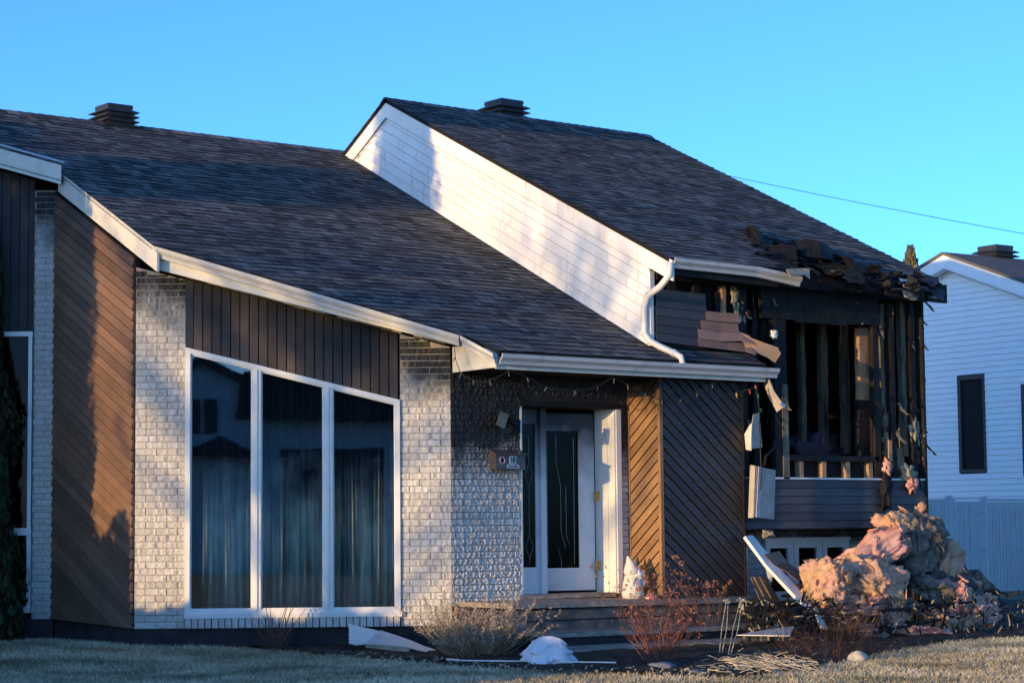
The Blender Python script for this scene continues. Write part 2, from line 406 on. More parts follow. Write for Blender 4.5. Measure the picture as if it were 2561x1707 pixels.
lpier = lw.build('brick_wall', M['mortar'], house, label='narrow shaded brick pier at the left')
place_bricks(FL, lay(FL, [(-.262, 0.004, 0, lambda u: 5.6)], .345, 69), lpier, M['brick_bay'], False, VF, VH)

# ---------------------------------------------------------------- siding
def siding(F, poly, slope, pitch, part, mat, th=.010, lap=.012, gap=.009, d0=0., vertical=False, name='board', w0=None, ind=True, jag=None):
    w = (lambda u, z: u) if vertical else (lambda u, z: z-slope*u)
    ws = [w(*p) for p in poly]; lo, hi = min(ws), max(ws); lo = w0 if w0 is not None else lo; kk = 0; mb = MB()
    while lo+kk*pitch < hi:
        a = lo+kk*pitch; b = a+pitch-gap; kk += 1
        if vertical: q = clip(clip(poly, 1, 0, b), -1, 0, -a)
        else: q = clip(clip(poly, -slope, 1, b), slope, -1, -a)
        if len(q) < 3: continue
        fr = []; bk = []
        for (u, z) in q:
            t = (w(u, z)-a)/pitch; fr.append(F.p(u, d0-th-lap*(1-t), z)); bk.append(F.p(u, d0+.002, z))
        m2 = MB() if ind else mb
        m2.hull2(fr, bk, random.random())
        if ind: m2.build(name, mat, part)
    if not ind and mb.v: mb.build(name, mat, part, kind='stuff')
def backing(F, poly, mat, name, label=None, d=.004, t=.06, par=None):
    return MB().prism([F.p(u, d, z) for u, z in poly], F.n*t).build(name, mat, par or house, label=label)
# brown wall with diagonal boards
pb = [(-4.225, .345), (-2.205, .29), (-2.205, LR(2.205)-.33), (-4.225, LR(4.225)-.33)]
w = backing(FWb, pb, M['groove'], 'siding_wall', 'brown diagonal board wall lit by a strip of low sun')
siding(FWb, pb, -.5, .125, w, M['brown'], lap=.030, gap=.026)
# tan return wall of the entry
po = [(0, .56), (.58, .56), (.58, 3.21), (0, 3.21)]
w = backing(FO, po, M['groove'], 'siding_wall', 'tan diagonal board return wall right of the front door')
siding(FO, [(.035, .57), (.555, .57), (.555, 3.2), (.035, 3.2)], .79, .1375, w, M['orange'], lap=.010, gap=.016)
mb = MB(); mb.wbox(FO, .558, .605, -.03, .02, .53, 3.22); mb.build('corner_trim', M['orange'], house)
mb = MB(); mb.wbox(FO, 0.0, .032, -.022, .003, .56, 3.21); mb.build('corner_trim', M['orange'], house)
# dark chevron panel
pd = [(2.79, .38), (4.125, .38), (4.125, 3.2), (2.79, 3.2)]
w = backing(FD, pd, M['groove'], 'siding_wall', 'dark brown diagonal board panel right of the tan wall')
siding(FD, pd, -.80, .1415, w, M['darkpanel'], lap=.014, gap=.026)
mb = MB(); mb.wbox(FD, 4.125, 4.15, -.03, .09, .38, 3.2); mb.build('corner_trim', M['charplank'], house)
MB().wbox(FD, 4.127, 4.14, .0, .085, .38, 3.2).build('panel_edge', M['hsiding'], house)
# vertical boards over the bay window
pv = [(-2.976, zt(-2.976)+.0), (-.60, zt(-.60)), (-.60, zs(-.60)), (-2.976, zs(-2.976))]
w = backing(FB, [(-3.07, zt(-3.07)), (-.59, zt(-.59)), (-.59, zs(-.59)+.14), (-3.07, zs(-3.07)+.14)], M['groove'], 'siding_wall', 'dark brown vertical boards above the tall window', d=.02)
siding(FB, pv, 0, 2.376/22, w, M['vert'], th=.012, lap=.012, gap=.014, d0=.02, vertical=True)
MB().prism([FB.p(-3.07, .02, zt(-3.07)), FB.p(-2.985, .02, zt(-2.985)), FB.p(-2.985, .02, zs(-2.985)), FB.p(-3.07, .02, zs(-3.07))], FB.n*-.018).build('siding_strip', M['vertleft'], house)
# left bay, dark vertical boards and window
pl_ = [(-2.2, 3.84), (-.262, 3.84), (-.262, 5.75), (-2.2, 6.3)]
w = backing(FL, pl_, M['groove'], 'siding_wall', 'black vertical boards above the left window', d=.02)
siding(FL, pl_, 0, .11, w, M['vertleft'], th=.012, lap=.01, gap=.012, d0=.02, vertical=True)
# white gable wall, boards parallel to the rake
pw = [(.48, LR(-.48)+.02), (.48, UR(-.48)-.27), (-5.05, UR(5.05)-.27), (-5.90, LR(5.90)+.02)]
w = backing(FG, pw, M['groove'], 'siding_wall', 'white gable wall with boards running along the roof slope', d=.006)
siding(FG, pw, -.5, .142, w, M['white_siding'], th=.006, lap=.024, gap=.013)
mb = MB(); mb.wbox(FG, .455, .50, -.022, .05, 3.60, 4.52); mb.build('corner_trim', M['white_siding'], house)

# ---------------------------------------------------------------- foundation and shell
mb = MB()
mb.wbox(FB, -3.62, .0, .03, .2, -.3, .285); mb.wbox(FWb, -4.23, -2.2, .03, .2, -.3, .345); mb.wbox(FL, -2.2, 0, .03, .2, -.3, .35)
mb.build('foundation', M['concrete'], house)
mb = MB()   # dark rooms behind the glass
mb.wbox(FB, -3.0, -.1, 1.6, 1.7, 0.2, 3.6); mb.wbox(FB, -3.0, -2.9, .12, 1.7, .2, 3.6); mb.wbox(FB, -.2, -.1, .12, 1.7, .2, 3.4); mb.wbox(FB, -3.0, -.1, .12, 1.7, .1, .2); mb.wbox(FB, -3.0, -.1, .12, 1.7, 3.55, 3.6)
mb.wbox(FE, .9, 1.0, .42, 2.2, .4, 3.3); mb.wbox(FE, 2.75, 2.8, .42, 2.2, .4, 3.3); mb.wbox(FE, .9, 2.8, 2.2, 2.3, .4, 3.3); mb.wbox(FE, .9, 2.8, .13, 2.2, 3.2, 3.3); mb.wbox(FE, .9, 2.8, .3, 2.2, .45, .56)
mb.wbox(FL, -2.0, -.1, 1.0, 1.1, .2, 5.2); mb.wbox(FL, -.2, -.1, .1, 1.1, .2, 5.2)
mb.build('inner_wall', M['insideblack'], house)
mb = MB(); mb.prism([(-6, 4.9, 0), (2.6, 4.9, 0), (2.6, 12.0, 0), (-6, 12, 0)], (0, 0, 4.0)); mb.prism([(2.9, 4.3, 0), (7.6, 4.3, 0), (7.6, 11, 0), (2.9, 11, 0)], (0, 0, 5.0)); mb.build('rear_wall', M['hsiding'], house)
MB().prism([(6.6, 5.3, 4.8), (6.6, 5.3, 7.40), (6.6, 6.8, 7.6), (6.6, 8.2, 8.12), (6.6, 11.0, 8.12), (6.6, 11.0, 4.8)], (1.1, 0, 0)).build('rear_sun_block', M['hsiding'], house)  # unseen mass added behind the ridge to shade the neighbour's gable

# ---------------------------------------------------------------- roofs
CP = 1/math.sqrt(1+.25)
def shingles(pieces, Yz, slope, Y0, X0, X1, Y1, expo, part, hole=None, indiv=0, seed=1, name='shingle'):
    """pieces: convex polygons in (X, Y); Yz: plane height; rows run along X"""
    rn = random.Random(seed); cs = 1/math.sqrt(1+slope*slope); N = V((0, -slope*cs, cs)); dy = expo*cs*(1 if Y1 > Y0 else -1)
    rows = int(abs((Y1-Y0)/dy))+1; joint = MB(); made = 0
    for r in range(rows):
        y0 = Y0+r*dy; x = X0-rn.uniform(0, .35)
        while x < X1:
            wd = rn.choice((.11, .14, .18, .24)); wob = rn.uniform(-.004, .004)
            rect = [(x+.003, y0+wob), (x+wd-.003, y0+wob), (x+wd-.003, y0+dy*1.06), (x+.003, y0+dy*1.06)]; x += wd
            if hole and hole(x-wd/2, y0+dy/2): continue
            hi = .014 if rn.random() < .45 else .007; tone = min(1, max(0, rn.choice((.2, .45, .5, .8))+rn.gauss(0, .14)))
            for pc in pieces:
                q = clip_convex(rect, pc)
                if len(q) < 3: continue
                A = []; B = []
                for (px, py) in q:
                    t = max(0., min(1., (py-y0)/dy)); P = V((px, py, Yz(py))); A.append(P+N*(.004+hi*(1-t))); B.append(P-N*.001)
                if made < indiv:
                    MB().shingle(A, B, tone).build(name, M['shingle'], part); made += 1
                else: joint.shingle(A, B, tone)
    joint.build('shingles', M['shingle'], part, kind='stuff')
H_ = (-2.99, 1.68); I_ = (-.12, -.488)
lp1 = [I_, (2.72, -.488), (2.72, 6.3), (-2.99, 6.3), H_]
lp2 = [(.06, -.85), (2.72, -.85), (2.72, -.488), I_]
lp3 = [(2.72, -.85), (4.33, -.85), (4.33, -.5), (2.72, -.5)]
lp4 = [(-2.99, 4.05), (-2.99, 6.3), (-6.2, 6.3)]
mb = MB()
for pc in (lp1, lp2, lp3, lp4): mb.prism([V((a, b, LR(b)-.004)) for a, b in pc], (0, 0, -.05))
mb.prism([V((a, b, LR(6.3)-.004-.5*(b-6.3))) for a, b in [(-6.2, 6.3), (2.72, 6.3), (2.72, 12), (-6.2, 12)]], (0, 0, -.05))
lroof = mb.build('roof', M['felt'], house, label='lower charcoal shingle roof')
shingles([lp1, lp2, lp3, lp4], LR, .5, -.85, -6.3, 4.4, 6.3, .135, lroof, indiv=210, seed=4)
mb = MB()
x = -6.2
while x < 2.7:   # ridge caps
    P0 = V((x, 6.3, LR(6.3)+.012)); L = .17
    mb.hull2([P0+V((0, -.13, -.062)), P0+V((L, -.13, -.066)), P0+V((L, .13, -.066)), P0+V((0, .13, -.062))],
             [P0+V((0, -.03, .012)), P0+V((L, -.03, .004)), P0+V((L, .03, .004)), P0+V((0, .03, .012))], random.random()); x += .155
mb.build('ridge_caps', M['shingle'], lroof, kind='stuff')
# upper roof, burnt through at the right end of its eave
up1 = [(2.655, -.90), (7.76, -.90), (7.76, 5.07), (2.655, 5.07)]
def urp(px, py):
    r = ray(px, py); n = V((0, -.49, 1)); t = (5.072-n.dot(CAM))/n.dot(r); P = CAM+r*t; return (P.x, P.y)
HOLE = [urp(*p) for p in ((1862, 566), (1905, 590), (1960, 605), (2040, 612), (2100, 650), (2165, 680), (2250, 700), (2330, 712), (2300, 770), (2000, 760), (1975, 690), (1925, 640), (1880, 612))]
HOLE2 = [(4.85, -1.2), (8, -1.2), (8, -.62), (7.3, -.6), (6.9, -.75), (6.0, -.62), (5.3, -.8)]
mb = MB()
mb.prism([V((a, b, UR(b)-.004)) for a, b in [(2.655, -.88), (4.9, -.88), (5.3, -.5), (6.3, -.3), (7.0, -.55), (7.74, -.6), (7.74, 5.07), (2.655, 5.07)]], (0, 0, -.045))
mb.prism([V((a, b, UR(5.07)-.004-.6*(b-5.07))) for a, b in [(2.655, 5.07), (7.74, 5.07), (7.74, 12), (2.655, 12)]], (0, 0, -.05))
uroof = mb.build('roof', M['felt'], house, label='upper charcoal shingle roof burnt through along its right eave')
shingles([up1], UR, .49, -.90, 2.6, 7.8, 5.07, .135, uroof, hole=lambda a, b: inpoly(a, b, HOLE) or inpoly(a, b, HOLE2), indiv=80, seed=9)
mb = MB(); x = 2.655
while x < 7.7:
    P0 = V((x, 5.07, UR(5.07)+.012)); L = .17
    mb.hull2([P0+V((0, -.13, -.062)), P0+V((L, -.13, -.066)), P0+V((L, .13, -.076)), P0+V((0, .13, -.072))],
             [P0+V((0, -.03, .012)), P0+V((L, -.03, .004)), P0+V((L, .03, .004)), P0+V((0, .03, .012))], random.random()); x += .155
mb.build('ridge_caps', M['shingle'], uroof, kind='stuff')
# roof over the white gable rear slope shingles
bp = [(2.655, 5.07), (3.2, 5.07), (3.2, 6.4), (2.655, 6.4)]
mb = MB()
for i in range(11):
    y0 = 6.35-i*.118
    mb.hull2([V((2.65, y0, UR(5.07)-.6*(y0-5.07)+.014)), V((3.2, y0, UR(5.07)-.6*(y0-5.07)+.014)), V((3.2, y0-.12, UR(5.07)-.6*(y0-.12-5.07)+.004)), V((2.65, y0-.12, UR(5.07)-.6*(y0-.12-5.07)+.004))],
             [V((2.65, y0, UR(5.07)-.6*(y0-5.07))), V((3.2, y0, UR(5.07)-.6*(y0-5.07))), V((3.2, y0-.12, UR(5.07)-.6*(y0-.12-5.07))), V((2.65, y0-.12, UR(5.07)-.6*(y0-.12-5.07)))], random.random())
mb.build('shingles', M['shingle'], uroof, kind='stuff')
# rake fascias
def rake(x0, pts, hgt, th, mat, name='fascia'):
    mb = MB()
    for (ya, za), (yb, zb) in zip(pts, pts[1:]):
        mb.prism([V((x0, ya, za-.012)), V((x0, yb, zb-.012)), V((x0, yb, zb-hgt)), V((x0, ya, za-hgt))], (th, 0, 0))
    return mb.build(name, mat, house)
rake(2.672, [(-.93, UR(-.93)), (5.07, UR(5.07))], .265, .03, M['white_siding'])
rake(2.672, [(5.07, UR(5.07)), (6.35, UR(5.07)-.6*1.28)], .265, .03, M['white_siding'])
rake(2.690, [(-.5, UR(-.5)-.255), (5.05, UR(5.05)-.255)], .035, .04, M['gutter'], 'fascia_trim')
rake(2.690, [(5.05, UR(5.05)-.255), (5.95, UR(5.05)-.255-.6*.9)], .035, .04, M['gutter'], 'fascia_trim')
rake(7.72, [(-.6, UR(-.6)), (5.07, UR(5.07))], .2, .03, M['char'])
rake(-2.985, [(1.575, LR(1.575)), (4.05, LR(4.05))], .27, .03, M['fascia'])
rake(-2.992, [(1.575, LR(1.575)+.008), (4.05, LR(4.05)+.008)], .05, .012, M['gutter'], 'fascia_trim')
# gutters
GP = [(0, .115), (0, 0), (.066, 0), (.070, .022), (.078, .042), (.100, .060), (.116, .078), (.118, .108), (.126, .110), (.126, .118), (.108, .118), (.106, .085), (.080, .060), (.062, .040), (.058, .008), (.008, .008), (.008, .115)]
def gline(u, off): P = FB.p(u, -off, 0); P.z = LR(P.y); return P
a, b = gline(-3.36, .42), gline(.10, .42); dz = V((0, 0, LR(-.427-.09)*0))
ga = gline(-3.36, .535); gb = gline(.10, .535); a.z = ga.z-.105; b.z = gb.z-.105
mb = MB().extrude([a, a.lerp(b, .5), b], GP, -FB.n)
bayg = mb.build('gutter', M['gutter'], house, label='sloping white gutter over the tall window')
fa = FB.p(-3.36, -.415, 0); fb = FB.p(.12, -.415, 0)
MB().prism([V((fa.x, fa.y, zs(-3.36))), V((fb.x, fb.y, zs(.12))), V((fb.x, fb.y, b.z+.09)), V((fa.x, fa.y, a.z+.09))], FB.n*.025).build('fascia', M['fascia'], house, label='cream metal fascia under the sloping gutter')
# transition piece to the entry gutter
t0 = V((-.12, -.44, b.z+.0)); t1 = V((.05, -.83, 3.245))
MB().extrude([t0, t1], GP, (t1-t0).cross(V((0, 0, 1)))).build('gutter', M['gutter'], house)
MB().prism([V((.03, .0, 3.20)), V((.03, -.82, 3.21)), V((.03, -.82, 3.29)), V((-.0, -.42, 3.49)), V((.03, .0, 3.50))], (.02, 0, 0)).build('eave_end_panel', M['fascia'], house, label='scratched cream panel closing the entry eave')
MB().extrude([V((.05, -.80, 3.245)), V((2.4, -.80, 3.243)), V((4.5, -.80, 3.245))], GP, (0, -1, 0)).build('gutter', M['gutter'], house, label='white gutter over the front entry')
MB().prism([V((.05, -.80, 3.195)), V((4.36, -.80, 3.195)), V((4.36, -.80, 3.33)), V((.05, -.80, 3.33))], (0, .022, 0)).build('fascia', M['fascia'], house)
MB().prism([V((.05, -.78, 3.215)), V((4.3, -.78, 3.215)), V((4.3, .0, 3.215)), V((.05, .0, 3.215))], (0, 0, .015)).build('soffit', M['soffit_black'], house, label='burnt black soffit over the front entry')
# bay soffit: narrow vented panels, some missing
sp = MB().prism([FB.p(-3.36, -.405, zs(-3.36)+.03), FB.p(.10, -.405, zs(.10)+.03), FB.p(.03, .05, zs(.03)+.05), FB.p(-3.36, .05, zs(-3.36)+.05)], (0, 0, .01)).build('soffit', M['soffit_black'], house)
for i in range(24):
    u0 = -3.05+i*.125
    if i in (0, 1, 13, 20): continue
    mb = MB()
    for j in range(3):
        d0 = -.385+j*.085; dr = random.uniform(0, .02) if i > 7 else 0
        mb.prism([FB.p(u0, d0, zs(u0)+.005-dr), FB.p(u0+.115, d0, zs(u0+.115)+.005-dr), FB.p(u0+.115, d0+.07, zs(u0+.115)+.012), FB.p(u0, d0+.07, zs(u0)+.012)], (0, 0, .006))
    mb.build('soffit_panel', M['soffit'], sp)
# upper gutter with drooping burnt end
g0 = V((2.68, -.86, 4.515)); g1 = V((4.1, -.86, 4.50)); g2 = V((4.6, -.87, 4.45)); g3 = V((4.86, -.88, 4.42))
MB().extrude([g0, g1, g2, g3], GP, (0, -1, 0)).build('gutter', M['gutter'], house, label='upper gutter with a drooping burnt end')
MB().prism([V((2.7, -.86, 4.44)), V((4.55, -.86, 4.40)), V((4.55, -.86, 4.55)), V((2.7, -.86, 4.59))], (0, .02, 0)).build('fascia', M['char'], house)
# left eave of the next bay
la = FL.p(.13, -.40, 5.865); lb = FL.p(-2.6, -.40, 5.865+2.73*.283)
MB().prism([la, lb, lb-V((0, 0, .235)), la-V((0, 0, .235))], FL.n*.03).build('fascia', M['fascia'], house, label='shaded fascia at the upper left')
mb = MB(); d = (lb-la); mb.ribbon([(la+V((.15, .22, .09)), la+V((.10, .10, .05))), (lb+V((.15, .22, .09)), lb+V((.10, .10, .05)))], .01)
mb.build('flashing_strip', M['gutter'], house)
MB().prism([la+V((0, 0, -.2)), lb+V((0, 0, -.2)), lb+FL.n*.42+V((0, 0, -.2)), la+FL.n*.42+V((0, 0, -.2))], (0, 0, .02)).build('soffit', M['soffit_black'], house)
# downspout
ds = [at(1676, 655, 'X', 2.66), at(1674, 688, 'X', 2.65), at(1652, 716, 'X', 2.63), at(1622, 738, 'X', 2.63), at(1611, 768, 'X', 2.63), at(1611, 832, 'X', 2.63), at(1625, 852, 'X', 2.66)]
ds += [V((2.76, -.60, LR(-.60)+.06)), V((2.83, -.76, LR(-.76)+.06)), V((2.87, -.84, LR(-.84)+.05)), V((2.88, -.865, 3.34))]
MB().tube(ds, .042, 8).build('downspout', M['frame'], house, True, label='white downspout bending down the white gable corner')
mb = MB()
for i in (3, 5, 8): 
    d = (ds[i+1]-ds[i]).normalized(); mb.tube([ds[i]-d*.02, ds[i]+d*.02], .047, 8)
mb.build('downspout_collar', M['frame'], house)

# ---------------------------------------------------------------- roof vents
def vent(parent, c, s=1.0, ang=0.0):
    R = Matrix.Rotation(ang, 3, 'Z'); c = V(c); base = None
    def ring(w0, w1, z0, z1):
        a = [c+R @ V((x*w0*s, y*w0*s, z0*s)) for x, y in ((-1, -1), (1, -1), (1, 1), (-1, 1))]
        b = [c+R @ V((x*w1*s, y*w1*s, z1*s)) for x, y in ((-1, -1), (1, -1), (1, 1), (-1, 1))]
        return a, b
    mb = MB(); mb.hull2(*ring(.24, .24, -.35, .36)); base = mb.build('roof_vent', M['vent'], parent)
    for i in range(4):
        mb = MB(); z = .0+i*.085; mb.hull2(*ring(.335, .335, z, z+.012)); mb.hull2(*ring(.335, .26, z+.012, z+.05)); mb.build('louver', M['vent'], base)
    mb = MB(); mb.hull2(*ring(.25, .24, .345, .40)); mb.build('vent_cap', M['vent'], base)
r = ray(285, 290); t = (6.42-CAM.y)/r.y; vent(house, (CAM+r*t).xy.to_3d()+V((0, 0, LR(6.3)-.03)), .78)
r = ray(1260, 270); t = (5.35-CAM.y)/r.y; vent(house, (CAM+r*t).xy.to_3d()+V((0, 0, UR(5.07)-.06)), .87)

# ---------------------------------------------------------------- bay window
mb = MB()
mb.prism([FB.p(-3.07, -.055, .395), FB.p(-.575, -.055, .395), FB.p(-.575, -.055, .45), FB.p(-3.07, -.055, .45)], FB.n*.12)
win = mb.build('window', M['frame'], house, label='tall three-pane window with a slanted head and streaked sooty curtain')
def fpoly(pts, d0, d1, nm='frame'): MB().prism([FB.p(u, d0, z) for u, z in pts], FB.n*(d1-d0)).build(nm, M['frame'], win)
W0, W1 = -3.07, -.59; fw_ = .058
fpoly([(W0, .45), (W0+fw_, .45), (W0+fw_, zt(W0+fw_)-fw_), (W0, zt(W0))], -.03, .08)
fpoly([(W1-fw_, .45), (W1, .45), (W1, zt(W1)), (W1-fw_, zt(W1-fw_)-fw_)], -.03, .08)
fpoly([(W0, zt(W0)), (W1, zt(W1)), (W1-fw_, zt(W1-fw_)-fw_), (W0+fw_, zt(W0+fw_)-fw_)], -.034, .08)
fpoly([(W0+fw_, .45), (W1-fw_, .45), (W1-fw_, .49), (W0+fw_, .49)], -.03, .08)
panes = []
for (a, b) in ((-2.300, -2.198), (-1.477, -1.370)):
    m_ = (a+b)/2
    fpoly([(a, .49), (m_-.004, .49), (m_-.004, zt(m_)-fw_), (a, zt(a)-fw_)], -.022, .08)
    fpoly([(m_+.004, .49), (b, .49), (b, zt(b)-fw_), (m_+.004, zt(m_)-fw_)], -.022, .08)
    fpoly([(m_-.014, .47), (m_+.014, .47), (m_+.014, zt(m_)-fw_*.9), (m_-.014, zt(m_)-fw_*.9)], -.038, .02)
for (a, b) in ((W0+fw_, -2.300), (-2.198, -1.477), (-1.370, W1-fw_)):
    for q in ([(a, .49), (a+.014, .49), (a+.014, zt(a)-fw_), (a, zt(a)-fw_)], [(b-.014, .49), (b, .49), (b, zt(b)-fw_), (b-.014, zt(b)-fw_)],
              [(a, .49), (b, .49), (b, .505), (a, .505)], [(a, zt(a)-fw_-.016), (b, zt(b)-fw_-.016), (b, zt(b)-fw_), (a, zt(a)-fw_)]):
        fpoly(q, .002, .06, 'glazing_bead')
    MB().prism([FB.p(u, .035, z) for u, z in [(a, .49), (b, .49), (b, zt(b)-fw_), (a, zt(a)-fw_)]], FB.n*.006).build('pane', M['glass'], win)
mb = MB(); N_ = 150; pr_ = []
for i in range(N_+1):
    u = -2.98+i*(2.33/N_); d = .30+.035*math.sin(i*1.05)+.02*math.sin(i*.37+1)+random.uniform(-.006, .006); pr_.append((FB.p(u, d, .22), FB.p(u+.03*math.sin(i*.2), d, 3.3)))
mb.ribbon(pr_, .003); mb.build('curtain', M['curtain'], house, True)
# left window (mostly hidden by the cedar)
mb = MB(); mb.wbox(FL, -1.6, -.265, -.05, .06, .42, .50); lwn = mb.build('window', M['frame'], house, label='white framed window at the far left, half hidden by the cedar')
for (u0, u1, z0, z1) in ((-.315, -.265, .5, 1.36), (-.315, -.27, 1.45, 3.80), (-1.6, -.265, 1.36, 1.45), (-1.6, -.265, 3.80, 3.86)):
    MB().wbox(FL, u0, u1, -.04, .06, z0, z1).build('frame', M['frame'], lwn)
MB().wbox(FL, -1.6, -.31, .02, .026, .5, 1.37).build('pane', M['glass_dark'], lwn); MB().wbox(FL, -1.6, -.31, .02, .026, 1.44, 3.81).build('pane', M['glass_dark'], lwn)

# ---------------------------------------------------------------- front door
YD = .30; FQ = Fr((0, YD, 0), 0)
fu = lambda px, py=1300: FQ.uz(px, py)[0]
zb_, zh = .60, 2.86
jb = MB(); jb.wbox(FE, 2.50, 2.575, -.02, .34, .585, 2.90); dj = jb.build('door_frame', M['frame'], house, label='sunlit white jamb right of the front door')
MB().wbox(FE, 2.525, 2.60, -.035, .012, .585, 2.90).build('casing', M['frame'], dj); MB().wbox(FE, 2.488, 2.50, .10, .34, .60, 2.84).build('stop', M['frame'], dj)
MB().wbox(FE, 1.0, 2.60, -.05, .34, 2.84, 2.91).build('head_trim', M['char'], dj); MB().wbox(FE, 1.035, 1.06, -.0, .34, .585, 2.84).build('casing', M['frame'], dj)
MB().wbox(FE, .98, 2.5, -.02, .40, .55, .60).build('threshold', M['slab'], dj)
# sidelight
s0, s1, s2 = 1.06, fu(1338), fu(1360)
sl = MB(); sl.wbox(FQ, s0, s1+.05, -.02, .03, zb_, .92); sl.wbox(FQ, s0, s0+.10, -.02, .03, .92, 2.65); sl.wbox(FQ, s1-.0, s1+.05, -.02, .03, .92, 2.65); sl.wbox(FQ, s0, s1+.05, -.02, .03, 2.65, zh-.02)
side = sl.build('sidelight', M['door'], house); MB().wbox(FQ, s0+.1, s1, .0, .005, .92, 2.65).build('pane', M['glass_dark'], side)
M['lead'] = simple('lead_came', (.34, .33, .30), .3, 20, .4, .1, 40, .5, .5)
def came(F, pts, par, d=-.006):
    mb = MB()
    for a, b in zip(pts, pts[1:]): mb.tube([F.p(a[0], d, a[1]), F.p(b[0], d, b[1])], .0028, 4)
    mb.build('leading', M['lead'], par)
cx = (s0+.1+s1)/2+.07
for zc in (2.03, 1.17): came(FQ, [(cx, zc+.14), (cx+.06, zc), (cx, zc-.14), (cx-.06, zc), (cx, zc+.14)], side)
came(FQ, [(cx, 2.5), (cx, 2.17)], side); came(FQ, [(cx, 1.89), (cx, 1.31)], side); came(FQ, [(cx, 1.03), (cx, .95)], side)
MB().wbox(FQ, s1+.05, s2, -.06, .05, zb_, zh).build('mullion_post', M['door'], dj)
# door leaf standing ajar: hinged on the right, swung inward
hx = fu(1490); DA = 14; FDr = Fr((hx, YD+.02, 0), 180-DA)
FDr.x = V((-math.cos(math.radians(DA)), math.sin(math.radians(DA)), 0)); FDr.n = V((math.sin(math.radians(DA)), math.cos(math.radians(DA)), 0))
DW = .86
dr = MB(); dr.wbox(FDr, 0, .19, 0, .045, .625, 2.80); dr.wbox(FDr, DW-.13, DW, 0, .045, .70, 2.80); dr.wbox(FDr, .19, DW-.13, 0, .045, .625, .86); dr.wbox(FDr, .19, DW-.13, 0, .045, 2.62, 2.80)
door = dr.build('door', M['door'], house, label='pale front door standing ajar with a tall sooty glass panel')
gl0, gl1 = .19, DW-.13
for (a, b, c, d) in ((gl0, gl1, .86, .90), (gl0, gl1, 2.58, 2.62), (gl0, gl0+.035, .90, 2.58), (gl1-.035, gl1, .90, 2.58)): MB().wbox(FDr, a, b, -.014, .0, c, d).build('glazing_bead', M['door'], door)
MB().wbox(FDr, gl0, gl1, .015, .02, .86, 2.62).build('pane', M['glass_dark'], door)
gm = (gl0+gl1)/2
came(FDr, [(gm+.06, 2.55), (gm+.06, 2.2), (gm, 1.9), (gm, 1.35), (gm-.06, 1.15)], door, .008); came(FDr, [(gm-.07, 1.9), (gm-.07, 1.3), (gm-.12, 1.18)], door, .008)
came(FDr, [(gl0+.09, 2.5), (gl0+.09, .95)], door, .008); came(FDr, [(gl1-.09, 2.5), (gl1-.09, .95)], door, .008); came(FDr, [(gm+.05, 1.15), (gm+.0, 1.0), (gm, .92)], door, .008)
M['brass'] = simple('brass', (.55, .36, .10), .3, 20, .35, .05, 40, .5, .9)
for z in (1.78, .92): 
    mb = MB(); mb.wbox(FE, hx-.028, hx+.045, YD-.035, YD-.01, z-.06, z+.06); mb.tube([(hx+.008, YD-.04, z-.06), (hx+.008, YD-.04, z+.06)], .012, 8); mb.build('hinge', M['brass'], door)
MB().ribbon([(FDr.p(DW-.02, -.02, .60), FDr.p(DW+.03, -.01, .78)), (FDr.p(DW-.10, -.05, .61), FDr.p(DW-.05, -.02, .72)), (FDr.p(DW-.16, -.03, .60), FDr.p(DW-.13, -.02, .66))], .006).build('torn_skin', M['char'], door)

# ---------------------------------------------------------------- porch and steps
mb = MB(); mb.prism([V((.1, -.0, .50)), V((4.1, -.0, .47)), V((4.1, -1.0, .46)), V((.1, -1.0, .49))], (0, 0, .055)); porch = mb.build('porch', M['slab'], house, label='worn porch slab and steps before the front door')
pts_ = [(.10, .62), (.62, 1.15), (1.15, 1.68), (1.68, 2.2), (2.2, 2.72), (2.72, 3.24), (3.24, 3.76), (3.76, 4.08)]
for (a, b) in pts_:
    for (z0, z1) in ((.20, .335), (.345, .47)):
        MB().prism([V((a+.005, -.93+random.uniform(0, .01), z0)), V((b-.005, -.93+random.uniform(0, .01), z0)), V((b-.005, -.7, z0)), V((a+.005, -.7, z0))], (0, 0, z1-z0-.006)).build('block', M['block'], porch)
MB().prism([V((.1, -.9, -.2)), V((4.1, -.9, -.2)), V((4.1, -.1, -.2)), V((.1, -.1, -.2))], (0, 0, .66)).build('porch_core', M['concrete'], porch)
MB().prism([V((.35, -1.35, .17)), V((4.3, -1.35, .15)), V((4.3, -.92, .16)), V((.35, -.92, .18))], (0, 0, .05)).build('step', M['slab'], porch)
MB().prism([V((.4, -1.31, -.1)), V((4.2, -1.31, -.1)), V((4.2, -.95, -.1)), V((.4, -.95, -.1))], (0, 0, .262)).build('riser', M['concrete'], porch)
MB().prism([V((.2, -1.75, .03)), V((4.6, -1.75, .02)), V((4.6, -1.33, .02)), V((.2, -1.33, .03))], (0, 0, .045)).build('step', M['slab'], porch)
MB().prism([V((0.02, -.07, .40)), V((1.03, -.07, .40)), V((1.03, -.07, .50)), V((0.02, -.07, .50))], (0, .05, 0)).build('sill_plank', M['orange'], porch)
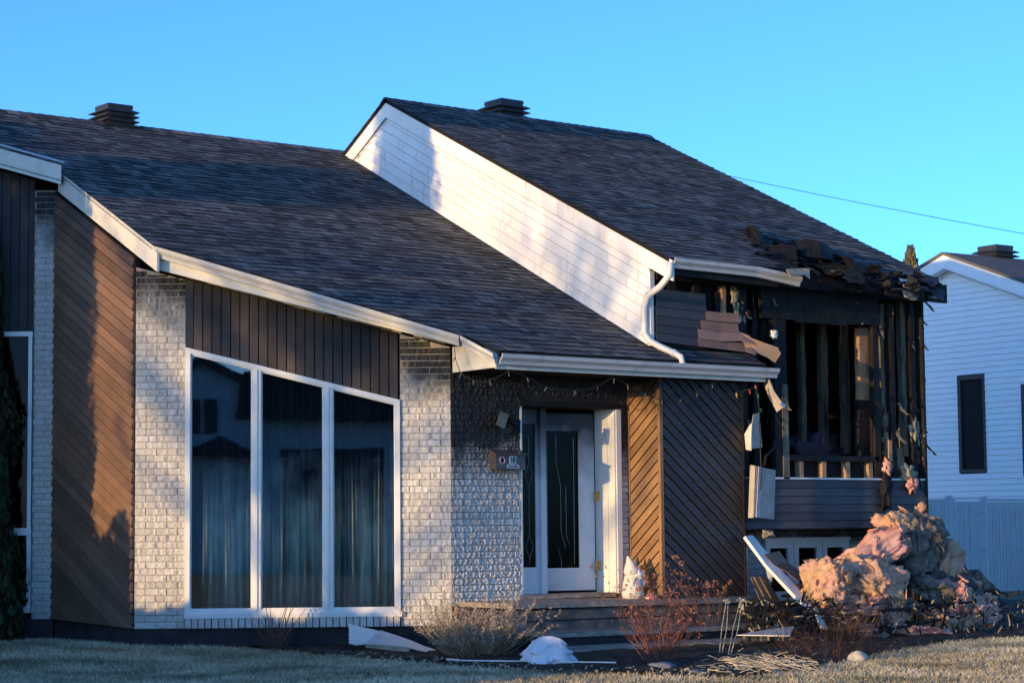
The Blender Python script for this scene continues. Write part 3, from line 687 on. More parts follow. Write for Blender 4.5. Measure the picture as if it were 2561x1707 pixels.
# ---------------------------------------------------------------- burnt corner room
ux = lambda px, py=1000: FU.uz(px, py)[0]
uz_ = lambda px, py: FU.uz(px, py)[1]
rm = MB()
rm.wbox(FU, 2.8, 7.68, 3.2, 3.3, 1.3, 5.6); rm.wbox(FU, 2.80, 2.86, .1, 3.2, 3.4, 4.7); rm.wbox(FU, 7.60, 7.68, .1, 3.2, 1.3, 4.7); rm.wbox(FU, 2.8, 7.68, .1, 3.2, 1.75, 1.85)
rm.prism([FU.p(2.8, .1, 4.62), FU.p(7.68, .1, 4.62), FU.p(7.68, 3.3, 6.2), FU.p(2.8, 3.3, 6.2)], (0, 0, .04)); rm.wbox(FU, 2.8, 4.2, .12, .16, 3.3, 4.5)
room = rm.build('burnt_room', M['insideblack'], house, label='gutted black room open to the street behind its bare studs')
def stud(px0, px1, ytop, ybot, mat, d=0., th=.089, jag=0., nm='stud', F=FU, par=None):
    pc = (px0+px1)/2; u0, u1 = F.uz(px0, (ytop+ybot)/2, d)[0], F.uz(px1, (ytop+ybot)/2, d)[0]
    z1, z0 = F.uz(pc, ytop, d)[1], F.uz(pc, ybot, d)[1]; mb = MB(); n = max(2, int((z1-z0)/.12)) if jag else 1; pr_ = []
    ls = [(u0+random.uniform(-jag, jag), u1+random.uniform(-jag, jag)) for _ in range(n+1)]
    for i in range(n):
        a = z0+(z1-z0)*i/n; b = z0+(z1-z0)*(i+1)/n
        mb.hull2([F.p(ls[i][0], d, a), F.p(ls[i][1], d, a), F.p(ls[i][1], d+th, a), F.p(ls[i][0], d+th, a)], [F.p(ls[i+1][0], d, b), F.p(ls[i+1][1], d, b), F.p(ls[i+1][1], d+th, b), F.p(ls[i+1][0], d+th, b)])
    return mb.build(nm, mat, par or room)
for (a, b, y0, y1, m_, d, j) in [(1672, 1690, 690, 735, 'charplank', .02, 0), (1735, 1750, 690, 740, 'char', .02, 0), (1806, 1816, 715, 790, 'wood', .03, .004), (1852, 1870, 700, 1195, 'char', .0, .004),
        (1905, 1930, 700, 890, 'charplank', .10, .01), (1937, 1968, 705, 1195, 'char', -.02, .006), (1940, 1952, 1000, 1195, 'greywood', .02, 0), (1958, 1973, 960, 1197, 'greywood', -.03, .002),
        (2150, 2187, 820, 1000, 'wood', .14, .012), (2150, 2187, 1000, 1140, 'charplank', .14, .02), (2186, 2200, 735, 1197, 'charplank', -.02, .003), (2204, 2226, 760, 1060, 'greywood', .09, .012), (2210, 2228, 985, 1180, 'greywood', .16, .02),
        (2228, 2240, 760, 1197, 'charplank', .0, .006), (2257, 2278, 745, 1140, 'greywood', .09, .014), (2280, 2292, 740, 1197, 'char', .0, .005), (2296, 2309, 735, 1197, 'charplank', .02, .003), (2240, 2262, 1120, 1197, 'wood', .12, .01),
        (1790, 1800, 730, 780, 'char', .05, 0), (1820, 1834, 690, 800, 'char', .08, .01), (2224, 2232, 1100, 1170, 'wood', -.02, .004), (1884, 1898, 705, 1195, 'char', .1, .003)]:
    stud(a, b, y0, y1, M[m_], d, .089, j)
for (a, b, y0, y1) in [(2005, 2016, 800, 1135), (2056, 2071, 795, 1135), (2111, 2125, 800, 1135), (1957, 1962, 800, 1100), (2191, 2196, 800, 1100)]: stud(a, b, y0, y1, M['smokedstud'], .75, .09, .012, 'stud')
def plank(p0, p1, w, h, mat, nm, par, jag=0):
    return MB().bar(p0, p1, w, h, FU.n).build(nm, mat, par)
mb = MB(); z1, z0 = uz_(2060, 722), uz_(2060, 806)
n = 14
for i in range(n):   # charred header sheathing, ragged along its lower edge
    a = ux(1906)+(ux(2200)-ux(1906))*i/n; b = ux(1906)+(ux(2200)-ux(1906))*(i+1)/n
    mb.wbox(FU, a, b-.004, -.03+random.uniform(-.006, .006), .05, z0+random.uniform(-.03, .02), z1+random.uniform(0, .1))
mb.build('header', M['char'], room)
MB().wbox(FU, ux(1966), ux(2192), -.02, .12, uz_(2080, 1153), uz_(2080, 1139)).build('window_sill', M['charplank'], room)
MB().wbox(FU, ux(1966), ux(2192), .10, .12, 1.99, uz_(2080, 1153)).build('sheathing', M['char'], room)
for px in (2004, 2061, 2120, 2177): stud(px-4, px+6, 1153, 1197, M['wood'], -.0, .089, .002, 'cripple_stud')
MB().wbox(FU, 2.8, 7.7, -.02, .12, 4.42, 4.53).build('top_plate', M['char'], room)
mb = MB(); x = 4.5
while x < 7.8:   # scorched eave board, broken up
    L = random.uniform(.12, .3); mb.wbox(Fr((0, -.82, 0), 0), x, x+L-.004, random.uniform(-.02, .02), .06, 4.42+random.uniform(-.04, .03), 4.60+random.uniform(-.05, .06)); x += L
mb.build('eave_board', M['char'], room)
for i in range(9):   # rafter tails
    x = 4.6+i*.38; MB().bar((x, -.9+random.uniform(0, .2), UR(-.85)-.08), (x, 3.0, UR(3.0)-.08), .04, .13).build('rafter', M['char'], room)
# insulation and paper scraps stuck between the studs
def fluff(name, a, b, c_, burn):
    k = NT(name); x = k.mix(k.ramp(k.noise(3.2, 5), [(.38, 0.), (.62, 1.)]), a, b); x = k.mix(k.ramp(k.noise(16, 6), [(.45, 0.), (.72, .8)]), x, c_)
    x = k.mix(k.ramp(k.noise(2.3, 6, k.vmul(k.pos, (1.3, 1.3, 1.3)), .7), [(.62-burn*.3, 0.), (.76-burn*.2, .92)]), x, (.05, .045, .04)); k.base(x); k.rough(.98); k.spec(.08); k.bump(k.noise(55, 6, rough=.7), 1.0, .02); return k.m
M['pink'] = fluff('pink_insulation', (.76, .30, .24), (.83, .46, .35), (.84, .62, .46), .10)
M['tan'] = fluff('scorched_insulation', (.68, .44, .24), (.79, .42, .32), (.46, .34, .21), .28)
M['greyfluff'] = fluff('burnt_insulation', (.27, .24, .20), (.42, .34, .27), (.13, .12, .11), .6)
M['scorchpaper'] = simple('scorched_paper', (.12, .095, .06), .6, 12, .9, .3, 40, c2=(.34, .26, .16))
M['paper'] = simple('charred_paper', (.33, .28, .19), .4, 6, .9, .3, 40)
def lump(c, rad, seed, amp=.28, freq=1.6, sub=4, M3=None, strat=0., fine=.10):
    bm = bmesh.new(); bmesh.ops.create_icosphere(bm, subdivisions=sub, radius=1.0); c = V(c); off = V((seed*7.3, seed*3.1, seed*1.7)); vs = []
    for v in bm.verts:
        p = v.co.copy(); q = p*freq+off
        q2 = V((q.x, q.y, q.z*(1+strat*3)))
        d = 1+amp*noise.fractal(q, 1., 2.1, 3)*1.3-amp*.5*abs(noise.noise(q2*1.9))+fine*noise.fractal(q2*5, .8, 2.2, 4)
        e = V((p.x*rad[0], p.y*rad[1], p.z*rad[2]))*max(.3, d)
        vs.append(c+(M3 @ e if M3 else e))
    fs = [tuple(v.index for v in f.verts) for f in bm.faces]; bm.free(); return vs, fs
def lump_obj(name, c, rad, seed, mat, parent=None, **k):
    k.setdefault('amp', .8); k.setdefault('fine', .35); k['sub'] = max(3, k.get('sub', 3)); vs, fs = lump(c, rad, seed, **k); return MB().add(vs, fs).build(name, mat, parent, True)
lump_obj('insulation_scrap', FU.at(2218, 1170, -.03), (.08, .06, .13), 3, M['pink'], room, sub=3)
lump_obj('insulation_scrap', FU.at(2280, 1215, -.06), (.09, .05, .10), 5, M['pink'], room, sub=3)
lump_obj('insulation_scrap', FU.at(2272, 1180, -.03), (.12, .04, .12), 6, M['paper'], room, sub=3)
lump_obj('melted_scrap', FU.at(2216, 1230, -.05), (.09, .05, .24), 8, M['char'], room, sub=3)
lump_obj('insulation_scrap', FU.at(2288, 1080, .02), (.09, .03, .22), 9, M['paper'], room, sub=3)
lump_obj('insulation_scrap', FU.at(2215, 1070, .05), (.06, .03, .26), 12, M['greywood'], room, sub=3)
lump_obj('insulation_scrap', FU.at(2030, 1120, .9), (.5, .2, .22), 14, simple('dusky_insulation', (.10, .06, .07), .4, 8, .95, .6), room, sub=3)
lump_obj('insulation_scrap', FU.at(1937, 835, -.04), (.06, .03, .05), 15, M['frame'], room, sub=2)
for (px, py, w_, h_) in ((1845, 780, .07, .12), (1857, 815, .05, .1), (1838, 735, .08, .1), (1868, 700, .04, .06)):
    lump_obj('insulation_scrap', FU.at(px, py, .02), (w_, .02, h_), px, M['paper'], room, sub=2)
for i in range(60):
    px = random.choice((1852, 1870, 1937, 1968, 2186, 2200, 2228, 2240, 2280, 2296, 2308, 2150))+random.uniform(-8, 8); py = random.uniform(740, 1190); a = FU.at(px, py, random.uniform(-.04, .04)); L = random.uniform(.06, .26); w_ = random.uniform(.01, .045); prs = []; d = V((random.uniform(-.5, .5), random.uniform(-.3, .1), -1)).normalized(); p = a
    for q in range(5):
        prs.append((p-V((w_*random.uniform(.3, 1), random.uniform(-.01, .01), 0)), p+V((w_*random.uniform(.3, 1), random.uniform(-.02, .01), 0)))); d = (d+V((random.uniform(-.4, .4), random.uniform(-.4, .2), 0))).normalized(); p = p+d*L/4
    MB().ribbon(prs, .004, .5, 1).build('charred_flake', M[random.choice(('char', 'char', 'scorchpaper', 'charplank', 'greywood'))], room)
for (x0, y0, x1, y1, x2, y2) in ((1880, 710, 1890, 800, 1872, 900), (2235, 760, 2226, 860, 2234, 960), (2100, 800, 2104, 830, 2102, 862), (1925, 890, 1930, 960, 1918, 1060)):
    MB().tube([FU.at(x0, y0, .0), FU.at(x1, y1, -.05), FU.at(x2, y2, -.02)], .006, 5).build('hanging_wire', M['char'], room)
# upper lap siding left of the opening
usw = MB(); usw.prism([FU.p(2.75, .0, LR(-.5)+.02), FU.p(ux(1765, 750), .0, LR(-.5)+.02), FU.p(ux(1765, 750), .0, 4.28), FU.p(2.75, .0, 4.31)], FU.n*.03)
usw = usw.build('siding_wall', M['char'], house, label='scorched brown lap siding scraps under the upper gutter')
rows = [(1640, 722, 1763, 735), (1640, 742, 1765, 757), (1640, 765, 1766, 780), (1640, 787, 1766, 800), (1640, 808, 1752, 822), (1640, 829, 1745, 843)]
for i, (xa, ya, xb, yb) in enumerate(rows):
    a = FU.at(xa, ya, -.012); b = FU.at(xb, yb, -.012); h = .116
    MB().hull2([a, b, b+V((0, 0, -h)), a+V((0, 0, -h))], [a+FU.n*.005, b+FU.n*.005, b+V((0, .02, -h)), a+V((0, .02, -h))], random.random()).build('board', M['hsiding'], usw) if False else \
    MB().hull2([a, b, b+V((0, -.016, -h)), a+V((0, -.016, -h))], [a+V((0, .006, 0)), b+V((0, .006, 0)), b+V((0, -.008, -h)), a+V((0, -.008, -h))], random.random()).build('board', M['hsiding'], usw)
def bent(pts, h, mat, name, par, bulge=.0, th=.005):
    """lap board through pixel points (px, py_top, d) with drop h"""
    prs = []
    for i, (px, py, d, tw) in enumerate(pts):
        a = FU.at(px, py, d); prs.append((a, a+V((0, -.016-tw, -h))))
    MB().ribbon(prs, th, random.random(), 3).build(name, mat, par)
bent([(1764, 777, -.02, 0), (1800, 781, -.05, .0), (1848, 784, -.10, .01)], .118, M['sunlit_lap'], 'board', usw)
bent([(1752, 800, -.02, 0), (1800, 806, -.06, .0), (1845, 809, -.11, .01)], .118, M['sunlit_lap'], 'board', usw)
bent([(1745, 822, -.02, 0), (1800, 830, -.07, 0), (1846, 829, -.12, .01), (1875, 838, -.16, .05)], .118, M['sunlit_lap'], 'board', usw)
bent([(1745, 843, -.02, 0), (1818, 852, -.07, 0), (1860, 858, -.12, .02), (1880, 866, -.17, .06)], .115, M['sunlit_lap'], 'board', usw)
P = lambda px, py, d: FU.at(px, py, d)
MB().ribbon([(P(1848, 828, -.12), P(1868, 878, -.15)), (P(1880, 845, -.2), P(1893, 882, -.2)), (P(1915, 858, -.27), P(1918, 893, -.24)), (P(1945, 868, -.33), P(1935, 905, -.26)), (P(1953, 884, -.33), P(1938, 907, -.26))], .006, .5, 4).build('torn_flap', simple('torn_siding_back', (.62, .50, .36), .35, 14, .7, .5, 50, c2=(.5, .27, .15)), usw)
# lower lap siding
lsw = MB(); lsw.prism([FU.p(4.15, .0, 1.37), FU.p(7.69, .0, 1.37), FU.p(7.69, .0, 1.99), FU.p(4.15, .0, 1.99)], FU.n*.06); lsw = lsw.build('siding_wall', M['char'], house, label='dark lap siding under the gutted window opening')
for i in range(6):
    zt0 = 1.985-i*.1045
    MB().hull2([FU.p(4.15, -.006, zt0), FU.p(7.68, -.006, zt0), FU.p(7.68, -.026, zt0-.108), FU.p(4.15, -.026, zt0-.108)], [FU.p(4.15, .0, zt0), FU.p(7.68, .0, zt0), FU.p(7.68, -.014, zt0-.108), FU.p(4.15, -.014, zt0-.108)], random.random()).build('board', M['hsiding'], lsw)
MB().wbox(FU, 4.2, 7.66, -.03, .02, 1.985, 2.008).build('trim_strip', M['frame'], lsw)
MB().wbox(FU, 4.15, 7.69, -.0, .5, 1.33, 1.37).build('overhang', M['char'], lsw)
MB().wbox(FU, 7.655, 7.70, -.035, .05, 1.35, 4.45).build('corner_trim', M['charplank'], house)
MB().prism([(7.66, -.45, 1.3), (7.70, -.45, 1.3), (7.70, 10.5, 1.3), (7.66, 10.5, 1.3)], (0, 0, 3.3)).build('side_wall', M['char'], house)
MB().prism([(7.60, .0, -.1), (7.68, .0, -.1), (7.68, 10.5, -.1), (7.60, 10.5, -.1)], (0, 0, 1.5)).build('foundation', M['concrete'], house)
# basement wall with three casements
FK = Fr((0, -.05, 0), 0)
bs = MB().wbox(FK, 4.15, 7.65, .02, .2, -.2, 1.36).build('brick_wall', M['mortar'], house, label='sooty basement brickwork under the overhang')
place_bricks(FK, lay(FK, [(4.16, 5.02, 0, lambda u: 1.34), (6.64, 7.64, 0, lambda u: 1.34), (5.02, 6.64, 1.22, lambda u: 1.34)], .0, 18), bs, brick_mat('brick_basement', 2.5, 2.75, .97), False, VF, VH)
MB().wbox(Fr((0, -.52, 0), 0), 4.16, 4.235, -.03, .03, .30, 1.12).build('corner_trim', M['frame'], house, label='white corner strip at the base of the dark panel')
bwn = MB(); bwn.wbox(FK, 5.03, 6.63, -.03, .05, 1.19, 1.235); bwn.wbox(FK, 5.03, 6.63, -.04, .05, .42, .47); bwn = bwn.build('window', M['frame'], house, label='three white basement casement windows half buried by debris')
e = [5.03, 5.56, 6.10, 6.63]
for i in range(3):
    a, b = e[i], e[i+1]
    mb = MB(); mb.wbox(FK, a+.01, a+.09, -.02, .04, .47, 1.19); mb.wbox(FK, b-.09, b-.01, -.02, .04, .47, 1.19); mb.wbox(FK, a+.09, b-.09, -.02, .04, 1.10, 1.19); mb.wbox(FK, a+.09, b-.09, -.02, .04, .47, .54); mb.build('sash', M['frame'], bwn)
    MB().wbox(FK, a+.09, b-.09, .01, .016, .54, 1.10).build('pane', M['glass_clear'], bwn)
    MB().wbox(FK, a+.03, b-.03, .10, .11, .5, 1.18).build('blind', simple('pale_blind', (.62, .65, .62), .2, 4, .8), bwn) if i != 1 else MB().wbox(FK, a+.03, b-.03, .15, .16, .5, 1.18).build('blind', M['insideblack'], bwn)
MB().wbox(FK, 5.0, 6.66, .19, .25, .3, 1.3).build('inner_wall', M['insideblack'], house)

# ---------------------------------------------------------------- torn roofing over the burnt room
def roofpt(px, py, lift=0.):
    r = ray(px, py); n = V((0, -.49, 1)); t = (5.072+lift-n.dot(CAM))/n.dot(r); return CAM+r*t
M['scorch'] = simple('scorched_shingle', (.014, .014, .016), .5, 18, .6, .8, 70, .35)
def torn(prs, name='torn_roofing', m='scorch', seg=4, rag=.03):
    out = []
    for (a, la, b, lb) in prs:
        A = roofpt(*a, la); B = roofpt(*b, lb); j = lambda: V((random.uniform(-rag, rag), random.uniform(-rag, rag), random.uniform(-rag, rag)))
        out.append((A+j(), B+j()))
    MB().ribbon(out, .007, random.random(), seg).build(name, M[m], uroof)
M['curl'] = simple('curled_shingle', (.008, .008, .009), .6, 25, .75, .8, 90, .2, c2=(.018, .0175, .018))
BL_ = [(1864, 568), (1880, 590), (1910, 602), (1950, 618), (2000, 626), (2045, 630), (2090, 650), (2130, 668), (2180, 690), (2230, 702), (2290, 708), (2335, 712)]
def along(t):
    f = t*(len(BL_)-1); i = min(int(f), len(BL_)-2); a, b = BL_[i], BL_[i+1]; f -= i; return (a[0]+(b[0]-a[0])*f, a[1]+(b[1]-a[1])*f)
for i in range(60):   # thin curled and folded shingle strips
    t = random.random(); px, py = along(t); py += random.gauss(12, 15); px += random.uniform(-10, 10); c = roofpt(px, py, .0); sn = V((0, -.44, .898)); ang = random.gauss(-.1, .5)
    ax = V((math.cos(ang), math.sin(ang)*.9, math.sin(ang)*.44)).normalized(); up_ = sn.cross(ax).normalized(); w_ = random.uniform(.08, .34); L = random.uniform(.08, .24); curl = random.uniform(-1.2, 2.4); prs = []; d = up_*(-1 if random.random() < .6 else 1); p = c.copy(); n_ = 6
    for q in range(n_+1):
        th_ = curl*q/n_; stp = d*math.cos(th_)+sn*math.sin(th_)
        jj = lambda: V((random.uniform(-1, 1), random.uniform(-1, 1), random.uniform(-1, 1)))*.014
        prs.append((p-ax*w_/2*(1-.3*random.random()*q/n_)+jj(), p+ax*w_/2*(1-.3*random.random()*q/n_)+jj())); p = p+stp*L/n_
    MB().ribbon(prs, .005, random.random(), 3).build('torn_shingle', M['curl' if i % 3 else 'scorch'], uroof)
torn([((1960, 672), .02, (1975, 695), .0), ((2000, 668), .05, (2012, 690), .0), ((2025, 676), .03, (2030, 694), .0)], m='paper', seg=3)
torn([((2285, 690), .0, (2305, 712), .0), ((2325, 692), .06, (2340, 716), .03), ((2350, 690), .10, (2352, 708), .05)])
torn([((2290, 715), -.05, (2310, 738), -.05), ((2335, 720), -.03, (2345, 745), -.05), ((2362, 728), .0, (2364, 750), -.02)])
for prs in ([((1862, 566), .0, (1884, 604), .02), ((1872, 566), .17, (1890, 600), .05), ((1892, 574), .20, (1902, 602), .06), ((1908, 588), .06, (1912, 606), .0)],
            [((1990, 604), .02, (2010, 640), .06), ((2015, 600), .20, (2030, 640), .12), ((2045, 602), .28, (2056, 645), .12), ((2066, 608), .22, (2076, 652), .08), ((2085, 622), .08, (2095, 660), .02)],
            [((1925, 612), .02, (1945, 642), .0), ((1955, 612), .12, (1970, 646), .03), ((1985, 616), .16, (1996, 652), .04)],
            [((2100, 640), .04, (2112, 672), .0), ((2125, 650), .14, (2136, 682), .03), ((2150, 664), .10, (2160, 694), .02), ((2180, 680), .04, (2186, 704), .0)]): torn(prs, 'torn_roofing', 'curl', 6, .018)
for i in range(14):   # splintered deck boards showing in the burn
    t = .1+.85*random.random(); px, py = along(t); a = roofpt(px, py+random.uniform(4, 30), -.03); b = a+V((random.uniform(.2, .6)*random.choice((-1, 1)), random.uniform(-.25, .1), random.uniform(-.12, .06))); MB().bar(a, b, random.uniform(.04, .1), .018).build('splintered_board', M['char' if i % 4 else 'charplank'], uroof)
for i in range(34):   # loose charred scraps along the burn
    t = random.random(); px = 1900+t*420; py = 612+t*105+random.uniform(-14, 26); c = roofpt(px, py, .02); s_ = random.uniform(.03, .11)
    R3 = Matrix.Rotation(random.uniform(0, 6), 3, 'Z') @ Matrix.Rotation(random.uniform(-.6, .6), 3, 'X')
    vs, fs = lump(c, (s_*1.6, s_, s_*.35), i+40, sub=2, M3=R3); MB().add(vs, fs).build('charred_scrap', M['scorch' if i % 3 else 'char'], uroof)
# crumpled gutter end
cg = [(2252, 708, -.95), (2275, 716, -1.0), (2300, 724, -1.02), (2330, 735, -1.0)]; prs = []
for i, (px, py, Y) in enumerate(cg):
    c = at(px, py, 'Y', Y); prs.append((c+V((0, .03, .07+.02*(i % 2))), c+V((.02, -.05-.02*(i % 2), -.07))))
MB().ribbon(prs, .006, .5, 4).build('crumpled_gutter', M['gutter'], house, label='crumpled gutter stub at the burnt roof corner')
MB().ribbon([(at(2255, 722, 'Y', -.95), at(2262, 745, 'Y', -.93)), (at(2280, 732, 'Y', -1.02), at(2275, 748, 'Y', -.95)), (at(2300, 738, 'Y', -1.0), at(2290, 750, 'Y', -.98))], .006, .5, 3).build('crumpled_gutter', M['gutter'], house)

# ---------------------------------------------------------------- things hanging at the burnt corner
M['slabw'] = simple('scorched_white_foam', (.62, .57, .50), .2, 5, .7, .3, 30, c2=(.38, .30, .24))
def panel(name, quad, th, mat, label, cat, d):
    q = [at(px, py, 'Y', Y) for px, py, Y in quad]; n = (q[1]-q[0]).cross(q[3]-q[0]).normalized()
    root = empty(name, q[3], label, cat); return root, q, n
root, q, n = panel('hanging_slab', [(1893, 1165, -.83), (1940, 1175, -.72), (1936, 1298, -.72), (1886, 1292, -.83)], .1, None, 'thick pale scorched slab hanging at the right of the dark panel', 'slab', 0)
MB().prism(q, n*.03).build('face', M['slabw'], root)
q2 = [at(*p) for p in ((1877, 1162, 'Y', -.74), (1889, 1164, 'Y', -.83), (1884, 1294, 'Y', -.83), (1872, 1294, 'Y', -.74))]
MB().prism(q2, V((.03, .04, 0))).build('edge', M['slabw'], root)
for i in range(3):
    a = q[0].lerp(q[1], .08+i*.07)-n*.006; b = q[3].lerp(q[2], .08+i*.07)-n*.006; MB().bar(a, b, .006, .008).build('rib', M['frame'], root)
MB().tube([at(1912, 1162, 'Y', -.80), at(1915, 1140, 'Y', -.74), at(1935, 1120, 'Y', -.6), at(1937, 1100, 'Y', -.5)], .02, 6).build('hanger', M['charplank'], root)
root = empty('hanging_sheet', at(1880, 1122, 'Y', -.75), 'torn pale soffit sheet dangling beside the dark panel', 'sheet')
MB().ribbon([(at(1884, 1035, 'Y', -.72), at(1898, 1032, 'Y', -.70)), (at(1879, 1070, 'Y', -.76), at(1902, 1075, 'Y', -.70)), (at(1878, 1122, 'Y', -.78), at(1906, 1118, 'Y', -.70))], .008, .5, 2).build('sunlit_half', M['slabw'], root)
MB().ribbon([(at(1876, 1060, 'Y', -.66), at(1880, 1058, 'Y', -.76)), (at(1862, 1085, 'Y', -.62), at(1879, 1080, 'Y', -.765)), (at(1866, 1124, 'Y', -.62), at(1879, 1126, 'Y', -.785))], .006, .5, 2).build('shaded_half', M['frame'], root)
root = empty('hanging_soffit', at(1940, 1030, 'Y', -.9), 'broken soffit strip drooping from the end of the entry gutter', 'soffit strip')
MB().ribbon([(at(1907, 948, 'Y', -.66), at(1922, 945, 'Y', -.82)), (at(1922, 990, 'Y', -.74), at(1936, 978, 'Y', -.86)), (at(1943, 1030, 'Y', -.82), at(1962, 1015, 'Y', -.92))], .010, .5, 2).build('strip', M['slabw'], root)
MB().ribbon([(at(1955, 1005, 'Y', -.94), at(1966, 1012, 'Y', -.92)), (at(1950, 1010, 'Y', -.97), at(1962, 1020, 'Y', -.95))], .008, .5, 1).build('torn_end', M['gutter'], root)

# ---------------------------------------------------------------- small fixtures
mc = simple('mailbox_metal', (.085, .065, .06), .15, 9, .4, .05, 60, .5)
mbx = empty('mailbox', (.80, -.06, 2.06), 'dark brown wall mailbox numbered 10 by the front door', 'mailbox')
MB().prism([V((.56, 0.0, 2.08)), V((.56, -.135, 2.08)), V((.56, -.12, 2.25)), V((.56, 0., 2.29))], (.44, 0, 0)).build('box', simple('mailbox_side', (.16, .115, .07), .15, 9, .45, .05) if False else mc, mbx)
MB().prism([V((.545, 0.0, 2.30)), V((.545, -.15, 2.245)), V((.545, -.152, 2.262)), V((.545, -.0, 2.318))], (.475, 0, 0)).build('lid', mc, mbx)
MB().prism([V((.72, -.1365, 2.097)), V((.905, -.1365, 2.092)), V((.905, -.133, 2.135)), V((.72, -.133, 2.14))], (0, -.002, 0)).build('label_plate', simple('label_plate', (.5, .53, .52), .1, 20, .5, 0), mbx)
MB().prism([V((.755, -.133, 2.145)), V((.86, -.133, 2.145)), V((.872, -.122, 2.24)), V((.768, -.122, 2.24))], (0, -.002, 0)).build('number_plate', simple('number_plate', (.62, .64, .62), .1, 20, .5, 0), mbx)
def text(body, size, loc, mat, parent, name, shear=0., wid=1.0, tilt=math.radians(86)):
    cu = bpy.data.curves.new(name, 'FONT'); cu.body = body; cu.size = size; cu.extrude = .0006; cu.shear = shear; cu.offset = size*.03; cu.align_x = 'CENTER'
    t = bpy.data.objects.new(name+'_tmp', cu); col.objects.link(t); dg = bpy.context.evaluated_depsgraph_get(); me = bpy.data.meshes.new_from_object(t.evaluated_get(dg)); bpy.data.objects.remove(t)
    me.materials.clear(); me.materials.append(mat); o = bpy.data.objects.new(name, me); o.matrix_basis = Matrix.Translation(loc) @ Matrix.Rotation(tilt, 4, 'X') @ Matrix.Diagonal((wid, 1, 1, 1)); return link(o, parent)
blk = simple('print_black', (.01, .01, .012), .1, 5, .6, 0)
text('10', .100, V((.803, -.1375, 2.157)), blk, mbx, 'house_number', .12, .85); text('Pas de circulaires', .030, V((.812, -.1395, 2.106)), blk, mbx, 'notice_text', 0, .72)
mb = MB(); ring = []
for i in range(20):
    t = 2*math.pi*i/20; ring.append(V((.655+.036*math.cos(t), -.128-.002, 2.185+.04*math.sin(t))))
mb.tube(ring+[ring[0]], .007, 6); mb.build('sticker_ring', simple('sticker_red', (.55, .33, .36), .2, 20, .5, 0), mbx); MB().prism([V((.637, -.131, 2.175)), V((.668, -.131, 2.172)), V((.676, -.129, 2.192)), V((.645, -.128, 2.202))], (0, -.002, 0)).build('sticker_glyph', blk, mbx)
lamp = empty('wall_lamp', (.85, 0, 2.55), 'tilted square wall lamp above the mailbox', 'lamp')
lf = simple('lamp_metal', (.30, .23, .15), .2, 14, .5, .1)
a = [at(1253, 1028, 'Y', -.20), at(1273, 1036, 'Y', -.18), at(1262, 1072, 'Y', -.17), at(1241, 1062, 'Y', -.19)]
MB().prism(a, V((.09, .12, .01))).build('shade', lf, lamp); MB().bar(V((.93, -.03, 2.62)), a[1]+V((.05, .08, -.05)), .05, .05).build('arm', M['char'], lamp); MB().box((.95, -.012, 2.60), .12, .03, .16).build('back_plate', M['char'], lamp)

# string of lights under the entry eave
M['cord'] = simple('black_cord', (.02, .022, .02), .2, 30, .6, 0); M['bulb'] = simple('clear_bulb', (.13, .12, .10), .2, 30, .25, 0, 10, .6)
sl_ = empty('light_string', (.1, -.7, 3.1), 'drooping black string of small lights under the entry eave', 'string lights')
pp = [(1136, 868, -.30), (1140, 900, -.35), (1150, 928, -.40), (1165, 942, -.5), (1190, 953, -.6), (1215, 955, -.7), (1250, 940, -.76), (1278, 926, -.78), (1310, 938, -.78), (1345, 958, -.78), (1375, 970, -.78), (1425, 976, -.78), (1475, 972, -.78), (1500, 962, -.78), (1530, 945, -.78), (1552, 950, -.78), (1575, 966, -.78), (1605, 980, -.78), (1645, 997, -.72), (1660, 1000, -.66), (1700, 999, -.66), (1718, 990, -.68), (1752, 978, -.72), (1775, 963, -.76), (1800, 948, -.77)]
cp = [at(x, y, 'Y', Y) for x, y, Y in pp]; sm = []
for i in range(len(cp)-1):
    for j in range(4): sm.append(cp[i].lerp(cp[i+1], j/4)+V((0, 0, random.uniform(-.004, .004))))
MB().tube(sm, .0055, 4).build('cord', M['cord'], sl_)
for i in range(3, len(sm), 6):
    d = V((random.uniform(-.6, .6), random.uniform(-.3, .3), -1)).normalized(); MB().tube([sm[i], sm[i]+d*.02, sm[i]+d*.055, sm[i]+d*.062], [.006, .007, .006, .002], 6).build('bulb', M['bulb'], sl_)
sl2 = empty('light_string', at(1905, 1130, 'Y', -.85), 'tangled string of coloured bulbs dangling by the hanging soffit strip', 'string lights')
pp = [(1855, 978, -.70), (1875, 972, -.76), (1890, 968, -.80), (1893, 985, -.82), (1897, 1010, -.82), (1900, 1040, -.80), (1898, 1060, -.80), (1901, 1085, -.80), (1902, 1130, -.84), (1904, 1175, -.86), (1903, 1225, -.86)]
cp = [at(x, y, 'Y', Y) for x, y, Y in pp]; MB().tube(cp, .008, 5).build('cord', M['cord'], sl2)
for (x, y, c) in ((1874, 974, (.5, .05, .05)), (1889, 963, (.5, .2, .12)), (1841, 982, (.45, .38, .05)), (1895, 984, (.05, .3, .1)), (1902, 1020, (.05, .25, .12))):
    p = at(x, y, 'Y', -.80); MB().tube([p, p+V((.01, 0, -.03)), p+V((.012, 0, -.06))], [.008, .012, .003], 6).build('bulb', simple('bulb_colour', c, .1, 9, .3, 0), sl2)
